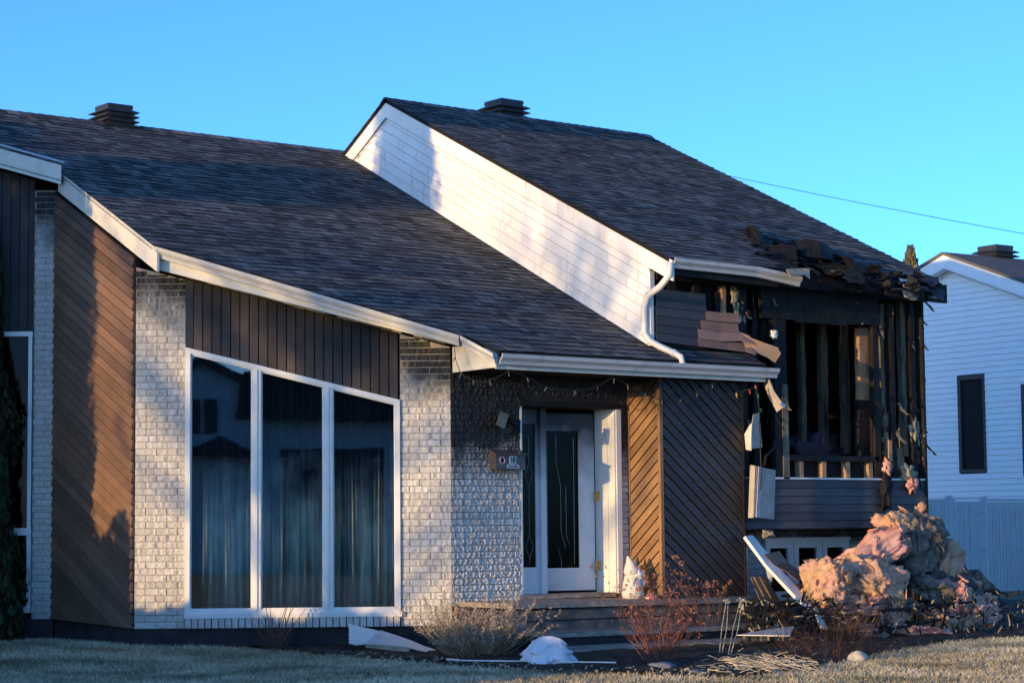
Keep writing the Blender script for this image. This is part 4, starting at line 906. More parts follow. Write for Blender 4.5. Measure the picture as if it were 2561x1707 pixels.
# ---------------------------------------------------------------- ground
def gz(x, y): return .09*min(1., max(0., (y+.5)/3.0))
k = NT('lawn_soil'); c = k.mix(k.ramp(k.noise(1.3, 5), [(.35, 0.), (.7, 1.)]), (.18, .165, .08), (.36, .29, .15)); c = k.mix(k.ramp(k.noise(40, 4), [(.4, 0.), (.7, .6)]), c, (.09, .085, .045)); k.base(c); k.rough(.95); k.bump(k.noise(60), .6, .02); M['lawn'] = k.m
xs = [-1500, -300, -80, -30]+[-16+i*.8 for i in range(46)]+[30, 80, 300, 1500]; ys = [-1500, -300, -80, -30]+[-14+i*.5 for i in range(50)]+[30, 80, 300, 1500]
mb = MB(); n = len(xs); mb.add([V((x, y, gz(x, y))) for y in ys for x in xs], [(j*n+i, j*n+i+1, (j+1)*n+i+1, (j+1)*n+i) for j in range(len(ys)-1) for i in range(n-1)])
tag(mb.build('ground', M['lawn'], None, True), kind='structure')
edge_px = [(-60, 1612), (250, 1614), (520, 1625), (700, 1632), (880, 1640), (1050, 1652), (1150, 1663), (1300, 1672), (1480, 1678), (1600, 1684), (1850, 1690), (1930, 1680), (2050, 1662), (2150, 1640), (2250, 1622), (2350, 1604), (2460, 1594), (2700, 1588)]
edge = [at(x, y, 'Z', .02) for x, y in edge_px]; edge = [(p.x, p.y) for p in edge]
lawn_poly = edge+[(14, -4), (10, -14), (-14, -14), (-14, 4)]
bed_poly = edge+[(12, 6), (7.7, 2), (7.7, .2), (4.2, .2), (0, .2), (-2.8, 2.3), (-2.8, 4.3), (-4.5, 5.6), (-8, 6.5)]
M['soil'] = simple('dark_soil', (.028, .022, .018), .6, 9, .95, .9, 35, .2, c2=(.075, .058, .042), detail=7)
vs, fs, idx = [], [], {}
st = .07
for j in range(int(11/st)):
    for i in range(int(17/st)):
        x, y = -6+i*st, -6.5+j*st
        if not inpoly(x+st/2, y+st/2, bed_poly): continue
        q = []
        for (a, b) in ((0, 0), (1, 0), (1, 1), (0, 1)):
            key = (i+a, j+b)
            if key not in idx:
                X, Y = -6+key[0]*st, -6.5+key[1]*st; idx[key] = len(vs); vs.append(V((X, Y, gz(X, Y)+.012+.035*max(0, .5+noise.fractal(V((X*3, Y*3, 0)), 1, 2, 4)))))
            q.append(idx[key])
        fs.append(tuple(q))
tag(MB().add(vs, fs).build('flower_bed', M['soil'], None, True), kind='structure')
# grass
M['grass'] = NT('dry_grass'); k = M['grass']; t = k.attr(); c = k.ramp(t, [(0., (.13, .125, .075)), (.35, (.31, .275, .17)), (.6, (.52, .44, .29)), (1., (.72, .62, .44))]); k.base(c); k.rough(.8); k.spec(.2); M['grass'] = k.m
N_ = 130000; X = np.random.uniform(-9, 12, N_*3); Y = np.random.uniform(-9.5, 4.6, N_*3)
rel = np.stack([X-CAM.x, Y-CAM.y, np.full_like(X, -CAM.z)], 1); f_ = rel @ np.array(FW); px = PW/2+FPX*(rel @ np.array(RT))/f_; py = PH/2-FPX*(rel @ np.array(UP))/f_
ok = (f_ > 5) & (px > -250) & (px < PW+250) & (py < PH+60) & (py > 1570); X, Y = X[ok], Y[ok]
inside = np.zeros(len(X), bool); j = len(lawn_poly)-1
for i in range(len(lawn_poly)):
    xi, yi = lawn_poly[i]; xj, yj = lawn_poly[j]
    cnd = ((yi > Y) != (yj > Y)) & (X < (xj-xi)*(Y-yi)/(yj-yi+1e-12)+xi); inside ^= cnd; j = i
inside |= np.random.rand(len(X)) < .03
X, Y = X[inside][:N_], Y[inside][:N_]; n = len(X); Zg = .09*np.clip((Y+.5)/3, 0, 1)
ang = np.random.uniform(0, 6.283, n); hh = np.random.uniform(.018, .052, n); ww = np.random.uniform(.003, .007, n); lean = np.random.uniform(.01, .075, n); la_ = np.random.uniform(0, 6.283, n)
v = np.zeros((n, 3, 3)); v[:, 0] = np.stack([X-np.cos(ang)*ww, Y-np.sin(ang)*ww, Zg], 1); v[:, 1] = np.stack([X+np.cos(ang)*ww, Y+np.sin(ang)*ww, Zg], 1); v[:, 2] = np.stack([X+np.cos(la_)*lean, Y+np.sin(la_)*lean, Zg+hh], 1)
me = bpy.data.meshes.new('grass'); me.vertices.add(n*3); me.vertices.foreach_set('co', v.reshape(-1)); me.loops.add(n*3); me.loops.foreach_set('vertex_index', np.arange(n*3)); me.polygons.add(n); me.polygons.foreach_set('loop_start', np.arange(n)*3); me.polygons.foreach_set('loop_total', np.full(n, 3)); me.update()
pt = np.array([noise.fractal(V((float(a)*.9, float(b)*.9, 3)), 1, 2, 4) for a, b in zip(X, Y)]); tone = np.clip(.54+.62*pt+np.random.normal(0, .17, n)+.22*np.clip((X+Y*.2-1.5)/4, 0, 1), 0, 1)
me.attributes.new('tone', 'FLOAT', 'FACE').data.foreach_set('value', tone.astype(np.float32)); me.materials.append(M['grass']); o = bpy.data.objects.new('grass', me); link(o); tag(o, 'short dry grey-green lawn across the front', 'grass', kind='stuff')

# ---------------------------------------------------------------- neighbour house
dn = 46.0; on = atdepth(2440, 1000, dn); on.z = 0; FN = Fr(on, -93.6)
M['nsiding'] = paint('neighbour_siding', (.85, .87, .88), .12, .45)
nb_ = empty('neighbour_house', on, 'white lap-sided house standing beyond the fence at right', 'house')
ap = FN.uz(2384, 672); lo = FN.uz(2250, 745); ro = FN.uz(2640, 790); zb = 0.0
uL, uR = -9.0, 9.0
mS = (ap[1]-FN.uz(2561, 735)[1])/(FN.uz(2561, 735)[0]-ap[0]); mL = (ap[1]-FN.uz(2300, 722)[1])/(ap[0]-FN.uz(2300, 722)[0])
uR = 6.5; uL = ap[0]-4.5
polyN = [(uL, zb), (uR, zb), (uR, ap[1]-mS*(uR-ap[0])), ap, (uL, ap[1]-mL*(ap[0]-uL))]
wN = MB().prism([FN.p(u, .02, z) for u, z in polyN], FN.n*.1).build('wall', M['groove'], nb_)
wu0, wz1 = FN.uz(2396, 940); wu1, wz0 = FN.uz(2470, 1180)
def sid2(poly, pitch):
    z = zb+.6; top_ = max(p[1] for p in poly)
    while z < top_:
        q = clip(clip(poly, 0, 1, z+pitch-.004), 0, -1, -z); pieces = [q]
        if z+pitch > wz0 and z < wz1: pieces = [clip(q, 1, 0, wu0), clip(q, -1, 0, -wu1)]
        for q in pieces:
            if len(q) >= 3:
                MB().hull2([FN.p(u, -.008-.018*(1-(zz-z)/pitch), zz) for u, zz in q], [FN.p(u, .02, zz) for u, zz in q], random.random()).build('board', M['nsiding'], wN)
        z += pitch
sid2(polyN, 14.6*dn/FPX)
MB().prism([FN.p(uL, .0, 0), FN.p(uR, .0, 0), FN.p(uR, .0, .62), FN.p(uL, .0, .62)], FN.n*.2).build('foundation', M['concrete'], nb_)
for (a, b) in (((ap[0], ap[1]+.0), (uR+.3, ap[1]-mS*(uR+.3-ap[0]))), ((ap[0], ap[1]), (uL-.3, ap[1]-mL*(ap[0]-uL+.3)))):
    MB().prism([FN.p(a[0], -.30, a[1]), FN.p(b[0], -.30, b[1]), FN.p(b[0], -.30, b[1]+.28), FN.p(a[0], -.30, a[1]+.28)], FN.n*.05).build('fascia', M['nsiding'], nb_)
    MB().prism([FN.p(a[0], -.34, a[1]+.285), FN.p(b[0], -.34, b[1]+.285), FN.p(b[0], 9, b[1]+.285), FN.p(a[0], 9, a[1]+.285)], (0, 0, .06)).build('roof', M['shingle'], nb_)
    MB().prism([FN.p(a[0], -.30, a[1]-.01), FN.p(b[0], -.30, b[1]-.01), FN.p(b[0], .0, b[1]-.01), FN.p(a[0], .0, a[1]-.01)], (0, 0, .02)).build('soffit', M['nsiding'], nb_)
    MB().prism([FN.p(a[0], -.04, a[1]-.10), FN.p(b[0], -.04, b[1]-.10), FN.p(b[0], -.04, b[1]-.01), FN.p(a[0], -.04, a[1]-.01)], FN.n*.03).build('trim', M['gutter'], nb_)
vp_ = FN.at(2490, 650, 1.6); vent(nb_, (vp_.x, vp_.y, FN.uz(2490, 655, 1.6)[1]-.1), 1.12, math.radians(-3.6))
mN = simple('brown_window_frame', (.045, .038, .04), .2, 9, .45, .05)
wn = MB(); wn.wbox(FN, wu0, wu0+.09, -.04, .2, wz0, wz1); wn.wbox(FN, wu1-.05, wu1, -.04, .2, wz0, wz1); wn.wbox(FN, wu0+.09, wu1-.05, -.04, .2, wz1-.10, wz1); wn.wbox(FN, wu0+.09, wu1-.05, -.04, .2, wz0, wz0+.07); wn = wn.build('window', mN, nb_)
MB().wbox(FN, wu0+.09, wu1-.05, .12, .125, wz0+.07, wz1-.1).build('pane', M['glass'], wn); MB().wbox(FN, wu0+.02, wu1, .22, .3, wz0, wz1).build('backing', M['insideblack'], wn)
w2 = FN.uz(2556, 975)[0]; MB().wbox(FN, w2, w2+.8, -.04, .05, FN.uz(2556, 1190)[1], FN.uz(2556, 960)[1]).build('window', mN, nb_)

# ---------------------------------------------------------------- fence and gate
M['fence'] = paint('fence_vinyl', (.60, .63, .66), .25, .5)
M['slatdark'] = simple('slat_dark', (.12, .13, .15), .1, 5, .8, 0); M['slatshade'] = simple('slat_backing', (.33, .35, .38), .1, 5, .8, 0); FF = Fr((0, 7.0, 0), 0); fx = lambda px: FF.uz(px, 1350)[0]; fzt = FF.uz(2420, 1246)[1]
def slats(u0, u1, z0, z1, par, pitch=.05):
    mb = MB(); u = u0
    while u < u1: mb.wbox(FF, u, u+pitch*.74, -.014+random.uniform(-.006, .006), .004, z0, z1); u += pitch
    mb.build('slats', M['fence'], par, kind='stuff'); MB().wbox(FF, u0, u1, .03, .035, z0, z1-.05).build('backing', M['slatshade' if u1 < fx(2500) else 'slatdark'], par)
def links(u0, u1, z0, z1, par, s=.055):
    mb = MB(); n = int((u1-u0)/s)
    for i in range(n):
        u = u0+i*s; pts = []; z = z0; sg = 1
        while z < z1: pts.append(FF.p(u+(s if sg > 0 else 0), -.014*sg, z)); z += s; sg = -sg
        if len(pts) > 1: mb.tube(pts, .0042, 3, cap=False)
    mb.build('mesh', M['fence'], par, kind='stuff')
fence = empty('fence', FF.p(fx(2520), 0, 0), 'white slatted chain-link fence at the right edge', 'fence')
slats(fx(2470), fx(2640), .08, fzt-.06, fence); links(fx(2470), fx(2640), .05, fzt, fence)
MB().tube([FF.p(fx(2464), .01, fzt-.02), FF.p(fx(2640), .01, fzt-.02)], .022, 8).build('top_rail', M['fence'], fence)
MB().tube([FF.p(fx(2464), 0, -.2), FF.p(fx(2464), 0, fzt+.05)], .06, 10).build('post', M['fence'], fence)
f2 = empty('fence', FF.p(fx(2340), 0, 0), 'short white slatted fence section beside the burnt house corner', 'fence')
slats(fx(2300), fx(2358), .08, fzt-.05, f2); links(fx(2300), fx(2358), .05, fzt-.03, f2); MB().tube([FF.p(fx(2290), 0, fzt-.03), FF.p(fx(2374), 0, fzt-.03)], .022, 8).build('top_rail', M['fence'], f2)
MB().tube([FF.p(fx(2376), 0, -.2), FF.p(fx(2376), 0, fzt+.06)], .07, 10).build('post', M['fence'], f2); MB().tube([FF.p(fx(2364), -.01, .0), FF.p(fx(2364), -.01, fzt+.02)], .028, 8).build('post', M['fence'], f2)
gt = empty('gate', FF.p(fx(2420), 0, 0), 'white slatted gate between two fence posts', 'gate')
slats(fx(2390), fx(2453), .12, fzt-.05, gt); links(fx(2390), fx(2453), .1, fzt-.05, gt)
MB().tube([FF.p(fx(2386), -.01, .08), FF.p(fx(2386), -.01, fzt), FF.p(fx(2455), -.01, fzt), FF.p(fx(2455), -.01, .08), FF.p(fx(2386), -.01, .08)], .024, 8).build('gate_frame', M['fence'], gt)
for z in (fzt-.25, fzt-.95, .3): MB().tube([FF.p(fx(2453), -.03, z), FF.p(fx(2466), -.03, z)], .028, 6).build('hinge', M['fence'], gt)
for z in (fzt-.3, fzt-.36, .9): MB().tube([FF.p(fx(2370), -.03, z), FF.p(fx(2388), -.03, z)], .02, 6).build('latch', M['fence'], gt)

# ---------------------------------------------------------------- plants
def leaves(mb, c, r, n, size, flat=.6, tone=None):
    for _ in range(n):
        p = V((random.gauss(0, 1), random.gauss(0, 1), random.gauss(0, 1))); p = p.normalized()*r*random.random()**.5 if p.length > 0 else p
        p = V(c)+V((p.x, p.y, p.z*flat)); a = V((random.uniform(-1, 1), random.uniform(-1, 1), random.uniform(-1, 1))).normalized(); b = a.cross(V((random.uniform(-1, 1), random.uniform(-1, 1), random.uniform(-1, 1)))).normalized(); s_ = size*random.uniform(.6, 1.4)
        mb.add([p-a*s_, p+b*s_*.45, p+a*s_, p-b*s_*.45], [(0, 1, 2, 3)], random.random() if tone is None else tone+random.uniform(-.2, .2))
def twig(mb, p, d, L, r, depth, bend=.25, ends=None, br=(2, 3)):
    pts = [V(p)]; rr = [r]; n = 4; d = V(d).normalized()
    for i in range(n):
        d = (d+V((random.uniform(-1, 1), random.uniform(-1, 1), random.uniform(-.3, .8)))*bend*.4).normalized(); pts.append(pts[-1]+d*L/n); rr.append(r*(1-.6*(i+1)/n))
    mb.tube(pts, rr, 3, random.random(), cap=False)
    if ends is not None and depth == 0: ends.append((pts[-1], d))
    if depth > 0:
        for _ in range(random.randint(*br)):
            i = random.randint(1, n); dd = (d+V((random.uniform(-1, 1), random.uniform(-1, 1), random.uniform(-.2, .7)))*.8).normalized(); twig(mb, pts[i], dd, L*random.uniform(.4, .65), rr[i]*.75, depth-1, bend, ends, br)
def bark(name, c, var=.35): return simple(name, c, var, 8, .85, .2, 50, .2, tone=.8)
M['twig_brown'] = bark('brown_twig', (.13, .075, .055)); M['twig_red'] = bark('red_twig', (.19, .085, .06)); M['twig_dark'] = bark('dark_twig', (.06, .035, .03)); M['twig_tan'] = bark('tan_twig', (.33, .24, .14)); M['straw'] = bark('straw', (.50, .42, .30))
M['leaf_red'] = bark('dry_red_leaf', (.30, .12, .08)); M['leaf_tan'] = bark('dry_seed_head', (.42, .34, .26)); M['leaf_brown'] = bark('dry_brown_flower', (.27, .14, .09))
def shrub(base, label, nst, spread, L, r, depth, mat, head=None, up=1., bx=0., name='shrub', wide=None, group=None):
    o = empty(name, base, label, 'shrub', group); mb = MB(); ends = []
    for i in range(nst):
        a = random.uniform(0, 6.283); s_ = spread*random.random()**.7; d = V((math.cos(a)*s_+bx, math.sin(a)*s_, up)); b = V(base)+V((math.cos(a), math.sin(a), 0))*random.uniform(0, wide or .06); twig(mb, b, d, L*random.uniform(.65, 1.1), r*random.uniform(.7, 1.2), depth, .25, ends)
    mb.build('stems', mat, o)
    if head:
        hm = MB()
        for (p, d) in ends: head(hm, p, d)
        hm.build('dry_heads', head.mat, o)
    return o
g0 = lambda px, py: (lambda p: V((p.x, p.y, gz(p.x, p.y))))(at(px, py, 'Z', .03))
b1 = g0(690, 1628); s1 = shrub(b1, 'small bare brown shrub in front of the tall window', 46, .75, .30, .0035, 2, M['twig_brown'], wide=.12)
mb = MB()
for (x1, y1) in ((650, 1430), (748, 1425), (672, 1480), (735, 1490), (720, 1500), (765, 1520), (755, 1470)):
    e = at(x1, y1, 'Y', b1.y-.02); mb.tube([b1, b1.lerp(e, .5)+V((random.uniform(-.03, .03), 0, 0)), e], [.006, .005, .002], 4, .6)
mb.build('long_shoots', M['twig_red'], s1)
def h2(hm, p, d):
    for i in range(5): leaves(hm, p-d*(.025*i), .022, 5, .010, 1., .5)
h2.mat = M['leaf_tan']; b2 = g0(1225, 1640)
shrub(b2+V((0, .25, 0)), 'bushy pale grey-brown shrub with feathery dry seed heads', 210, 1.3, .52, .004, 1, M['twig_tan'], h2, .75, name='shrub', wide=.28)
mb = MB(); 
def h3(hm, p, d): leaves(hm, p, .02, 4, .013, 1.)
h3.mat = M['leaf_red']; b3 = g0(1650, 1652)
shrub(b3, 'red-stemmed bare shrub in front of the porch steps', 55, .85, .62, .0042, 2, M['twig_red'], h3, 1., wide=.16)
# dried hydrangea behind it, beside the dark panel
b4 = V((2.9, -1.25, .0)); s4 = empty('shrub', b4, 'dried hydrangea with rusty brown flower heads before the dark panel', 'shrub'); mb = MB(); hm = MB()
for (x, y, r) in ((1688, 1392, .06), (1668, 1408, .06), (1705, 1408, .05), (1700, 1432, .05), (1660, 1450, .06), (1690, 1460, .07), (1640, 1440, .05), (1720, 1480, .06), (1770, 1462, .06), (1790, 1455, .05), (1812, 1468, .06), (1800, 1485, .06), (1765, 1485, .05), (1745, 1498, .06), (1620, 1460, .05), (1605, 1418, .04), (1615, 1440, .05), (1825, 1455, .04), (1630, 1480, .06), (1600, 1470, .05), (1670, 1490, .06)):
    e = at(x, y, 'Y', -1.15+random.uniform(-.12, .1)); hm = MB(); leaves(hm, e, r*.85, 34, .017, .8); hm.build('flower_head', M['leaf_brown'], s4); mb.tube([b4+V((random.uniform(-.15, .15), 0, 0)), b4.lerp(e, .6)+V((0, 0, .04)), e], [.005, .004, .002], 4, random.random())
    for _ in range(4): q = b4.lerp(e, random.uniform(.5, .95)); mb.tube([q, q+V((random.uniform(-.1, .1), random.uniform(-.05, .05), random.uniform(.02, .12)))], [.003, .001], 3)
mb.build('stems', M['twig_brown'], s4)
shrub(g0(2075, 1640), 'low tangled dark scrub in front of the debris', 95, 1.3, .42, .0035, 2, M['twig_dark'], None, .8, wide=.5)
b5 = g0(2130, 1600); shrub(b5, 'thin upright bare twigs against the pink insulation heap', 40, .5, .40, .004, 2, M['twig_brown'], None, 1., wide=.25)
for (x0, y0, x1, y1, lab) in ((1800, 1635, 1818, 1502, 'pale dried forked stalk left of the other by the porch end'), (1822, 1635, 1852, 1505, 'pale dried leaning stalk nearest the white corner strip')):
    b = g0(x0, y0); e = at(x1, y1, 'Y', b.y); o = empty('dry_stalk', b, lab, 'plant', 'dried stalks by the porch'); mb = MB()
    for dx in (-.01, .02): mb.tube([b+V((dx, 0, 0)), b.lerp(e, .5)+V((dx*2.5, 0, 0)), e+V((dx, 0, 0))], [.006, .005, .004], 5)
    mb.build('stem', M['straw'], o); hm = MB(); leaves(hm, e, .05, 18, .022, 1.); hm.build('seed_head', M['straw'], o)
mb = MB()
for i in range(330):
    c = at(random.gauss(1905, 62), random.gauss(1662, 11), 'Z', .03); a = random.uniform(0, 6.28); L = random.uniform(.06, .22); d = V((math.cos(a), math.sin(a), random.uniform(-.1, .35)))*L; mb.tube([c-d*.5+V((0, 0, .02)), c+d*.5+V((0, 0, .03))], [.004, .003], 3, random.random(), False)
tag(mb.build('straw_litter', M['straw']), 'scattered pale straw and broken stems at the bed edge', 'straw', kind='stuff')

# cedars at the left, far conifer, hedge and bare tree that throw the long shadows
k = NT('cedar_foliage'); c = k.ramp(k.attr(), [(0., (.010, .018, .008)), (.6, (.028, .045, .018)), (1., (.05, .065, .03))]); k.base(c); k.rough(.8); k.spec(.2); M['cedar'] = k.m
k = NT('conifer_foliage'); c = k.ramp(k.attr(), [(0., (.05, .05, .02)), (.6, (.12, .11, .045)), (1., (.22, .18, .08))]); k.base(c); k.rough(.8); M['conifer'] = k.m
def column_tree(base, R, Hh, n, size, label, mat, name='cedar_tree', prof=None, cat='tree', core=.8, group=None):
    o = empty(name, base, label, cat, group); mb = MB(); prof = prof or (lambda t: min(1, 6*(1-t))*(.75+.25*math.sin(t*3.1)))
    for _ in range(n):
        t = random.random(); a = random.uniform(0, 6.283); rr = R*prof(t)*(random.random()**.35)*(1+.12*math.sin(a*5+t*23)); p = V(base)+V((math.cos(a)*rr, math.sin(a)*rr, t*Hh)); s_ = size*random.uniform(.6, 1.4)
        o1 = V((math.cos(a), math.sin(a), 0)); up_ = V((random.uniform(-.3, .3), random.uniform(-.3, .3), 1)).normalized(); sd_ = o1.cross(up_).normalized(); sd_ = (sd_+o1*random.uniform(-1, 1)).normalized()
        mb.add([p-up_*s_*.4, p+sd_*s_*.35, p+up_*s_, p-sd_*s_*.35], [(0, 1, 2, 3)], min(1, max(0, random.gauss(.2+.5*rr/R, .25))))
    mb.build('crown', mat, o); cm = MB(); pts = [V(base)+V((0, 0, Hh*i/10)) for i in range(11)]; cm.tube(pts, [max(.02, R*core*prof(min(.995, i/10))) for i in range(11)], 12); cm.build('inner_branches', M['twig_dark'], o)
    MB().tube([V(base)-V((0, 0, .2)), V(base)+V((0, 0, Hh*.5))], [.14, .05], 8).build('trunk', M['twig_brown'], o); return o
sdir = V((-SUN.x, -SUN.y, 0)).normalized()   # travel of the light over the ground
def upsun(P, dist): return V(P)+V((SUN.x, SUN.y, 0)).normalized()*dist
cb = atdepth(-62, 1560, 26.2); cb.z = gz(cb.x, cb.y)
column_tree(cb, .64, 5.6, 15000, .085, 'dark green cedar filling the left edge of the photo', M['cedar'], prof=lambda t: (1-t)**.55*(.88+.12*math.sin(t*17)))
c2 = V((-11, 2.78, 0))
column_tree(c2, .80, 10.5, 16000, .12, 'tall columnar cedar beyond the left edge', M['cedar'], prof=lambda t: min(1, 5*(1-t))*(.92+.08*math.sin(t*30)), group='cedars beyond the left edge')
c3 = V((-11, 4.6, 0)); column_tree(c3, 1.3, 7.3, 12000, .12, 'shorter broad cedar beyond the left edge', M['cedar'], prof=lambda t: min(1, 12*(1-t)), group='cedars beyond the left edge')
def hedge(A, B, hA, hB, w, label, n=9000):
    A, B = V(A), V(B); o = empty('hedge', A.lerp(B, .5), label, 'hedge'); mb = MB(); d = (B-A); s_ = d.cross(V((0, 0, 1))).normalized()
    for _ in range(n):
        t = random.random(); h = (hA+(hB-hA)*t)*(1+.08*math.sin(t*37)); p = A+d*t+s_*random.uniform(-w/2, w/2)+V((0, 0, h*random.random()**.5)); a = V((random.uniform(-1, 1), random.uniform(-1, 1), random.uniform(-1, 1))).normalized(); b = a.cross(V((.3, .5, .8))).normalized(); z_ = random.uniform(.05, .11)
        mb.add([p-a*z_, p+b*z_*.5, p+a*z_, p-b*z_*.5], [(0, 1, 2, 3)], random.random())
    mb.build('foliage', M['cedar'], o); MB().hull2([A-s_*w*.4, B-s_*w*.4, B+s_*w*.4, A+s_*w*.4], [A-s_*w*.35+V((0, 0, hA*.9)), B-s_*w*.35+V((0, 0, hB*.9)), B+s_*w*.35+V((0, 0, hB*.9)), A+s_*w*.35+V((0, 0, hA*.9))]).build('inner_branches', M['twig_dark'], o)
hedge((-11, -5.6, 0), (-11, 1.1, 0), .95, 1.25, .8, 'low clipped hedge beyond the left edge')
hedge((-11, 1.16, 0), (-11, 6.5, 0), 2.1, 2.3, .8, 'taller clipped hedge beyond the left edge')
bt = upsun((2.72, 1.3, 0), 30.0); bt.z = 0; o = empty('bare_tree', bt, 'bare branching tree far beyond the left edge', 'tree'); mb = MB()
mb.tube([bt-V((0, 0, .3)), bt+V((0, 0, 2.5)), bt+V((.1, .1, 5))], [.2, .16, .1], 8)
for i in range(26): twig(mb, bt+V((0, 0, 2.2+i*.13)), (random.uniform(-1, 1), random.uniform(-1, 1), random.uniform(.5, 1.2)), random.uniform(2.2, 3.6), .06, 3, .3, None, (3, 4))
mb.build('branches', M['twig_brown'], o)
ct = atdepth(2297, 1420, 62); tz = atdepth(2297, 622, 62).z; ct.z = 0
column_tree(ct, 1.6, tz, 5200, .22, 'olive-brown conifer top behind the neighbour roof', M['conifer'], name='conifer_tree', prof=lambda t: (1-t)**.8+.03, core=.35)

# ---------------------------------------------------------------- cables
def cable(name, a, b, sag, r, label):
    pts = [a.lerp(b, i/16)-V((0, 0, sag*4*(i/16)*(1-i/16))) for i in range(17)]; o = MB().tube(pts, r, 5).build(name, M['cord']); tag(o, label, 'cable')
cable('overhead_cable', atdepth(1700, 413, 42), atdepth(2720, 612, 40), .05, .006, 'thin overhead cable crossing the sky at right')
cable('overhead_cable', atdepth(640, 350, 60), atdepth(1000, 398, 60), .02, .008, 'faint wire showing just above the left ridge')

# ---------------------------------------------------------------- debris
def bar_thing(name, a, b, w, h, mat, label, cat, group=None): return tag(MB().bar(a, b, w, h).build(name, M[mat]), label, cat, group)
# heap of insulation
pY = -1.35
mound = []; fs = []; nx, ny = 60, 40; X0, X1, Y0, Y1 = 4.6, 10.6, -2.6, -.2
for j in range(ny+1):
    for i in range(nx+1):
        x = X0+(X1-X0)*i/nx; y = Y0+(Y1-Y0)*j/ny
        h = 1.15*max(0, 1-(((x-6.75)/1.35)**2+((y+1.05)/.85)**2)**.5)+.42*max(0, 1-(((x-8.3)/2.0)**2+((y+1.2)/1.0)**2)**.5)+.16*max(0, 1-(((x-5.5)/1.2)**2+((y+1.2)/.9)**2)**.5)
        h = h*(1+.35*noise.fractal(V((x*2.2, y*2.2, 1)), 1, 2, 4))+(.05*noise.fractal(V((x*7, y*7, 2)), 1, 2, 3) if h > .01 else -.05); mound.append(V((x, y, h)))
fs = [(j*(nx+1)+i, j*(nx+1)+i+1, (j+1)*(nx+1)+i+1, (j+1)*(nx+1)+i) for j in range(ny) for i in range(nx)]
tag(MB().add(mound, fs).build('debris_mound', simple('ashy_debris', (.03, .028, .026), .6, 8, .9, .9, 30, .3, c2=(.13, .115, .10), detail=7), None, True), 'blackened ashy rubble under the insulation heap', 'debris', kind='stuff')
R3 = lambda ax, ay, az: Matrix.Rotation(az, 3, 'Z') @ Matrix.Rotation(ay, 3, 'Y') @ Matrix.Rotation(ax, 3, 'X')
batts = [(2240, 1318, -1.05, (.30, .22, .19), 'tan', 'golden tan insulation wad crowning the heap', (0, .1, .1)),
 (2165, 1392, -1.30, (.52, .28, .20), 'pink', 'salmon pink insulation batt sloping off the upper left of the heap', (0, -.45, -.2)),
 (2066, 1458, -1.55, (.31, .28, .30), 'tan', 'tan rounded insulation batt at the left face of the heap', (.1, .1, .2)),
 (2178, 1458, -1.60, (.43, .30, .30), 'tan', 'pinkish folded insulation batt in the middle of the heap', (0, .2, -.1)),
 (2120, 1515, -1.65, (.55, .26, .14), 'pink', 'pink insulation slab along the foot of the left face', (0, .05, -.1)),
 (2285, 1400, -1.20, (.24, .28, .46), 'greyfluff', 'grey charred insulation curtain down the middle of the heap', (.2, .15, .1)),
 (2320, 1328, -1.00, (.26, .22, .16), 'greyfluff', 'grey burnt crust at the top right of the heap', (0, .4, .2)),
 (2350, 1412, -1.15, (.25, .25, .34), 'tan', 'brown scorched insulation on the right shoulder of the heap', (.1, .5, .1)),
 (2318, 1478, -1.55, (.36, .26, .18), 'greyfluff', 'grey layered insulation clump below the shoulder', (0, .3, -.2)),
 (2376, 1508, -1.60, (.27, .25, .26), 'pink', 'round pink insulation wad right of the heap', (.1, .1, .3)),
 (2425, 1540, -1.55, (.36, .28, .22), 'pink', 'pink brown insulation tumbling down the right slope', (0, .45, 0)),
 (2480, 1588, -1.70, (.36, .22, .12), 'tan', 'tan insulation tongue at the lower right end', (0, .35, -.1)),
 (2290, 1578, -1.95, (.42, .20, .07), 'pink', 'flat reddish pink insulation strip on the ground', (0, .08, -.2)),
 (2160, 1578, -1.95, (.13, .12, .10), 'pink', 'small pink wad behind the black rail', (0, .1, 0)),
 (2225, 1545, -1.75, (.25, .18, .10), 'pink', 'dusky pink scrap between the rails', (0, .0, .2)),
 (2440, 1470, -1.00, (.34, .24, .16), 'greyfluff', 'ashen insulation ridge sliding to the right', (0, .5, 0)),
 (2530, 1540, -1.10, (.40, .24, .12), 'greyfluff', 'grey ashen lump at the far right of the heap', (0, .45, 0)),
 (2250, 1520, -1.60, (.3, .2, .12), 'greyfluff', 'charred insulation scrap at the foot of the heap', (0, .1, .1)),
 (2400, 1462, -1.25, (.22, .2, .17), 'tan', 'brownish wad halfway down the right slope', (.2, .5, .3)),
 (2455, 1515, -1.35, (.26, .2, .14), 'pink', 'pale pink batt low on the right slope', (0, .5, .2)),
 (2508, 1560, -1.45, (.26, .2, .12), 'greyfluff', 'grey batt above the lower right tongue', (0, .4, .1)),
 (2345, 1560, -1.85, (.24, .18, .12), 'tan', 'tan batt half under the right end of the rail', (0, .2, .3)),
 (2215, 1350, -1.18, (.22, .2, .15), 'greyfluff', 'ashen batt just under the golden crown', (0, -.3, .2)),
 (2120, 1430, -1.55, (.22, .2, .13), 'pink', 'pink fold between the left batts', (0, -.3, .4))]
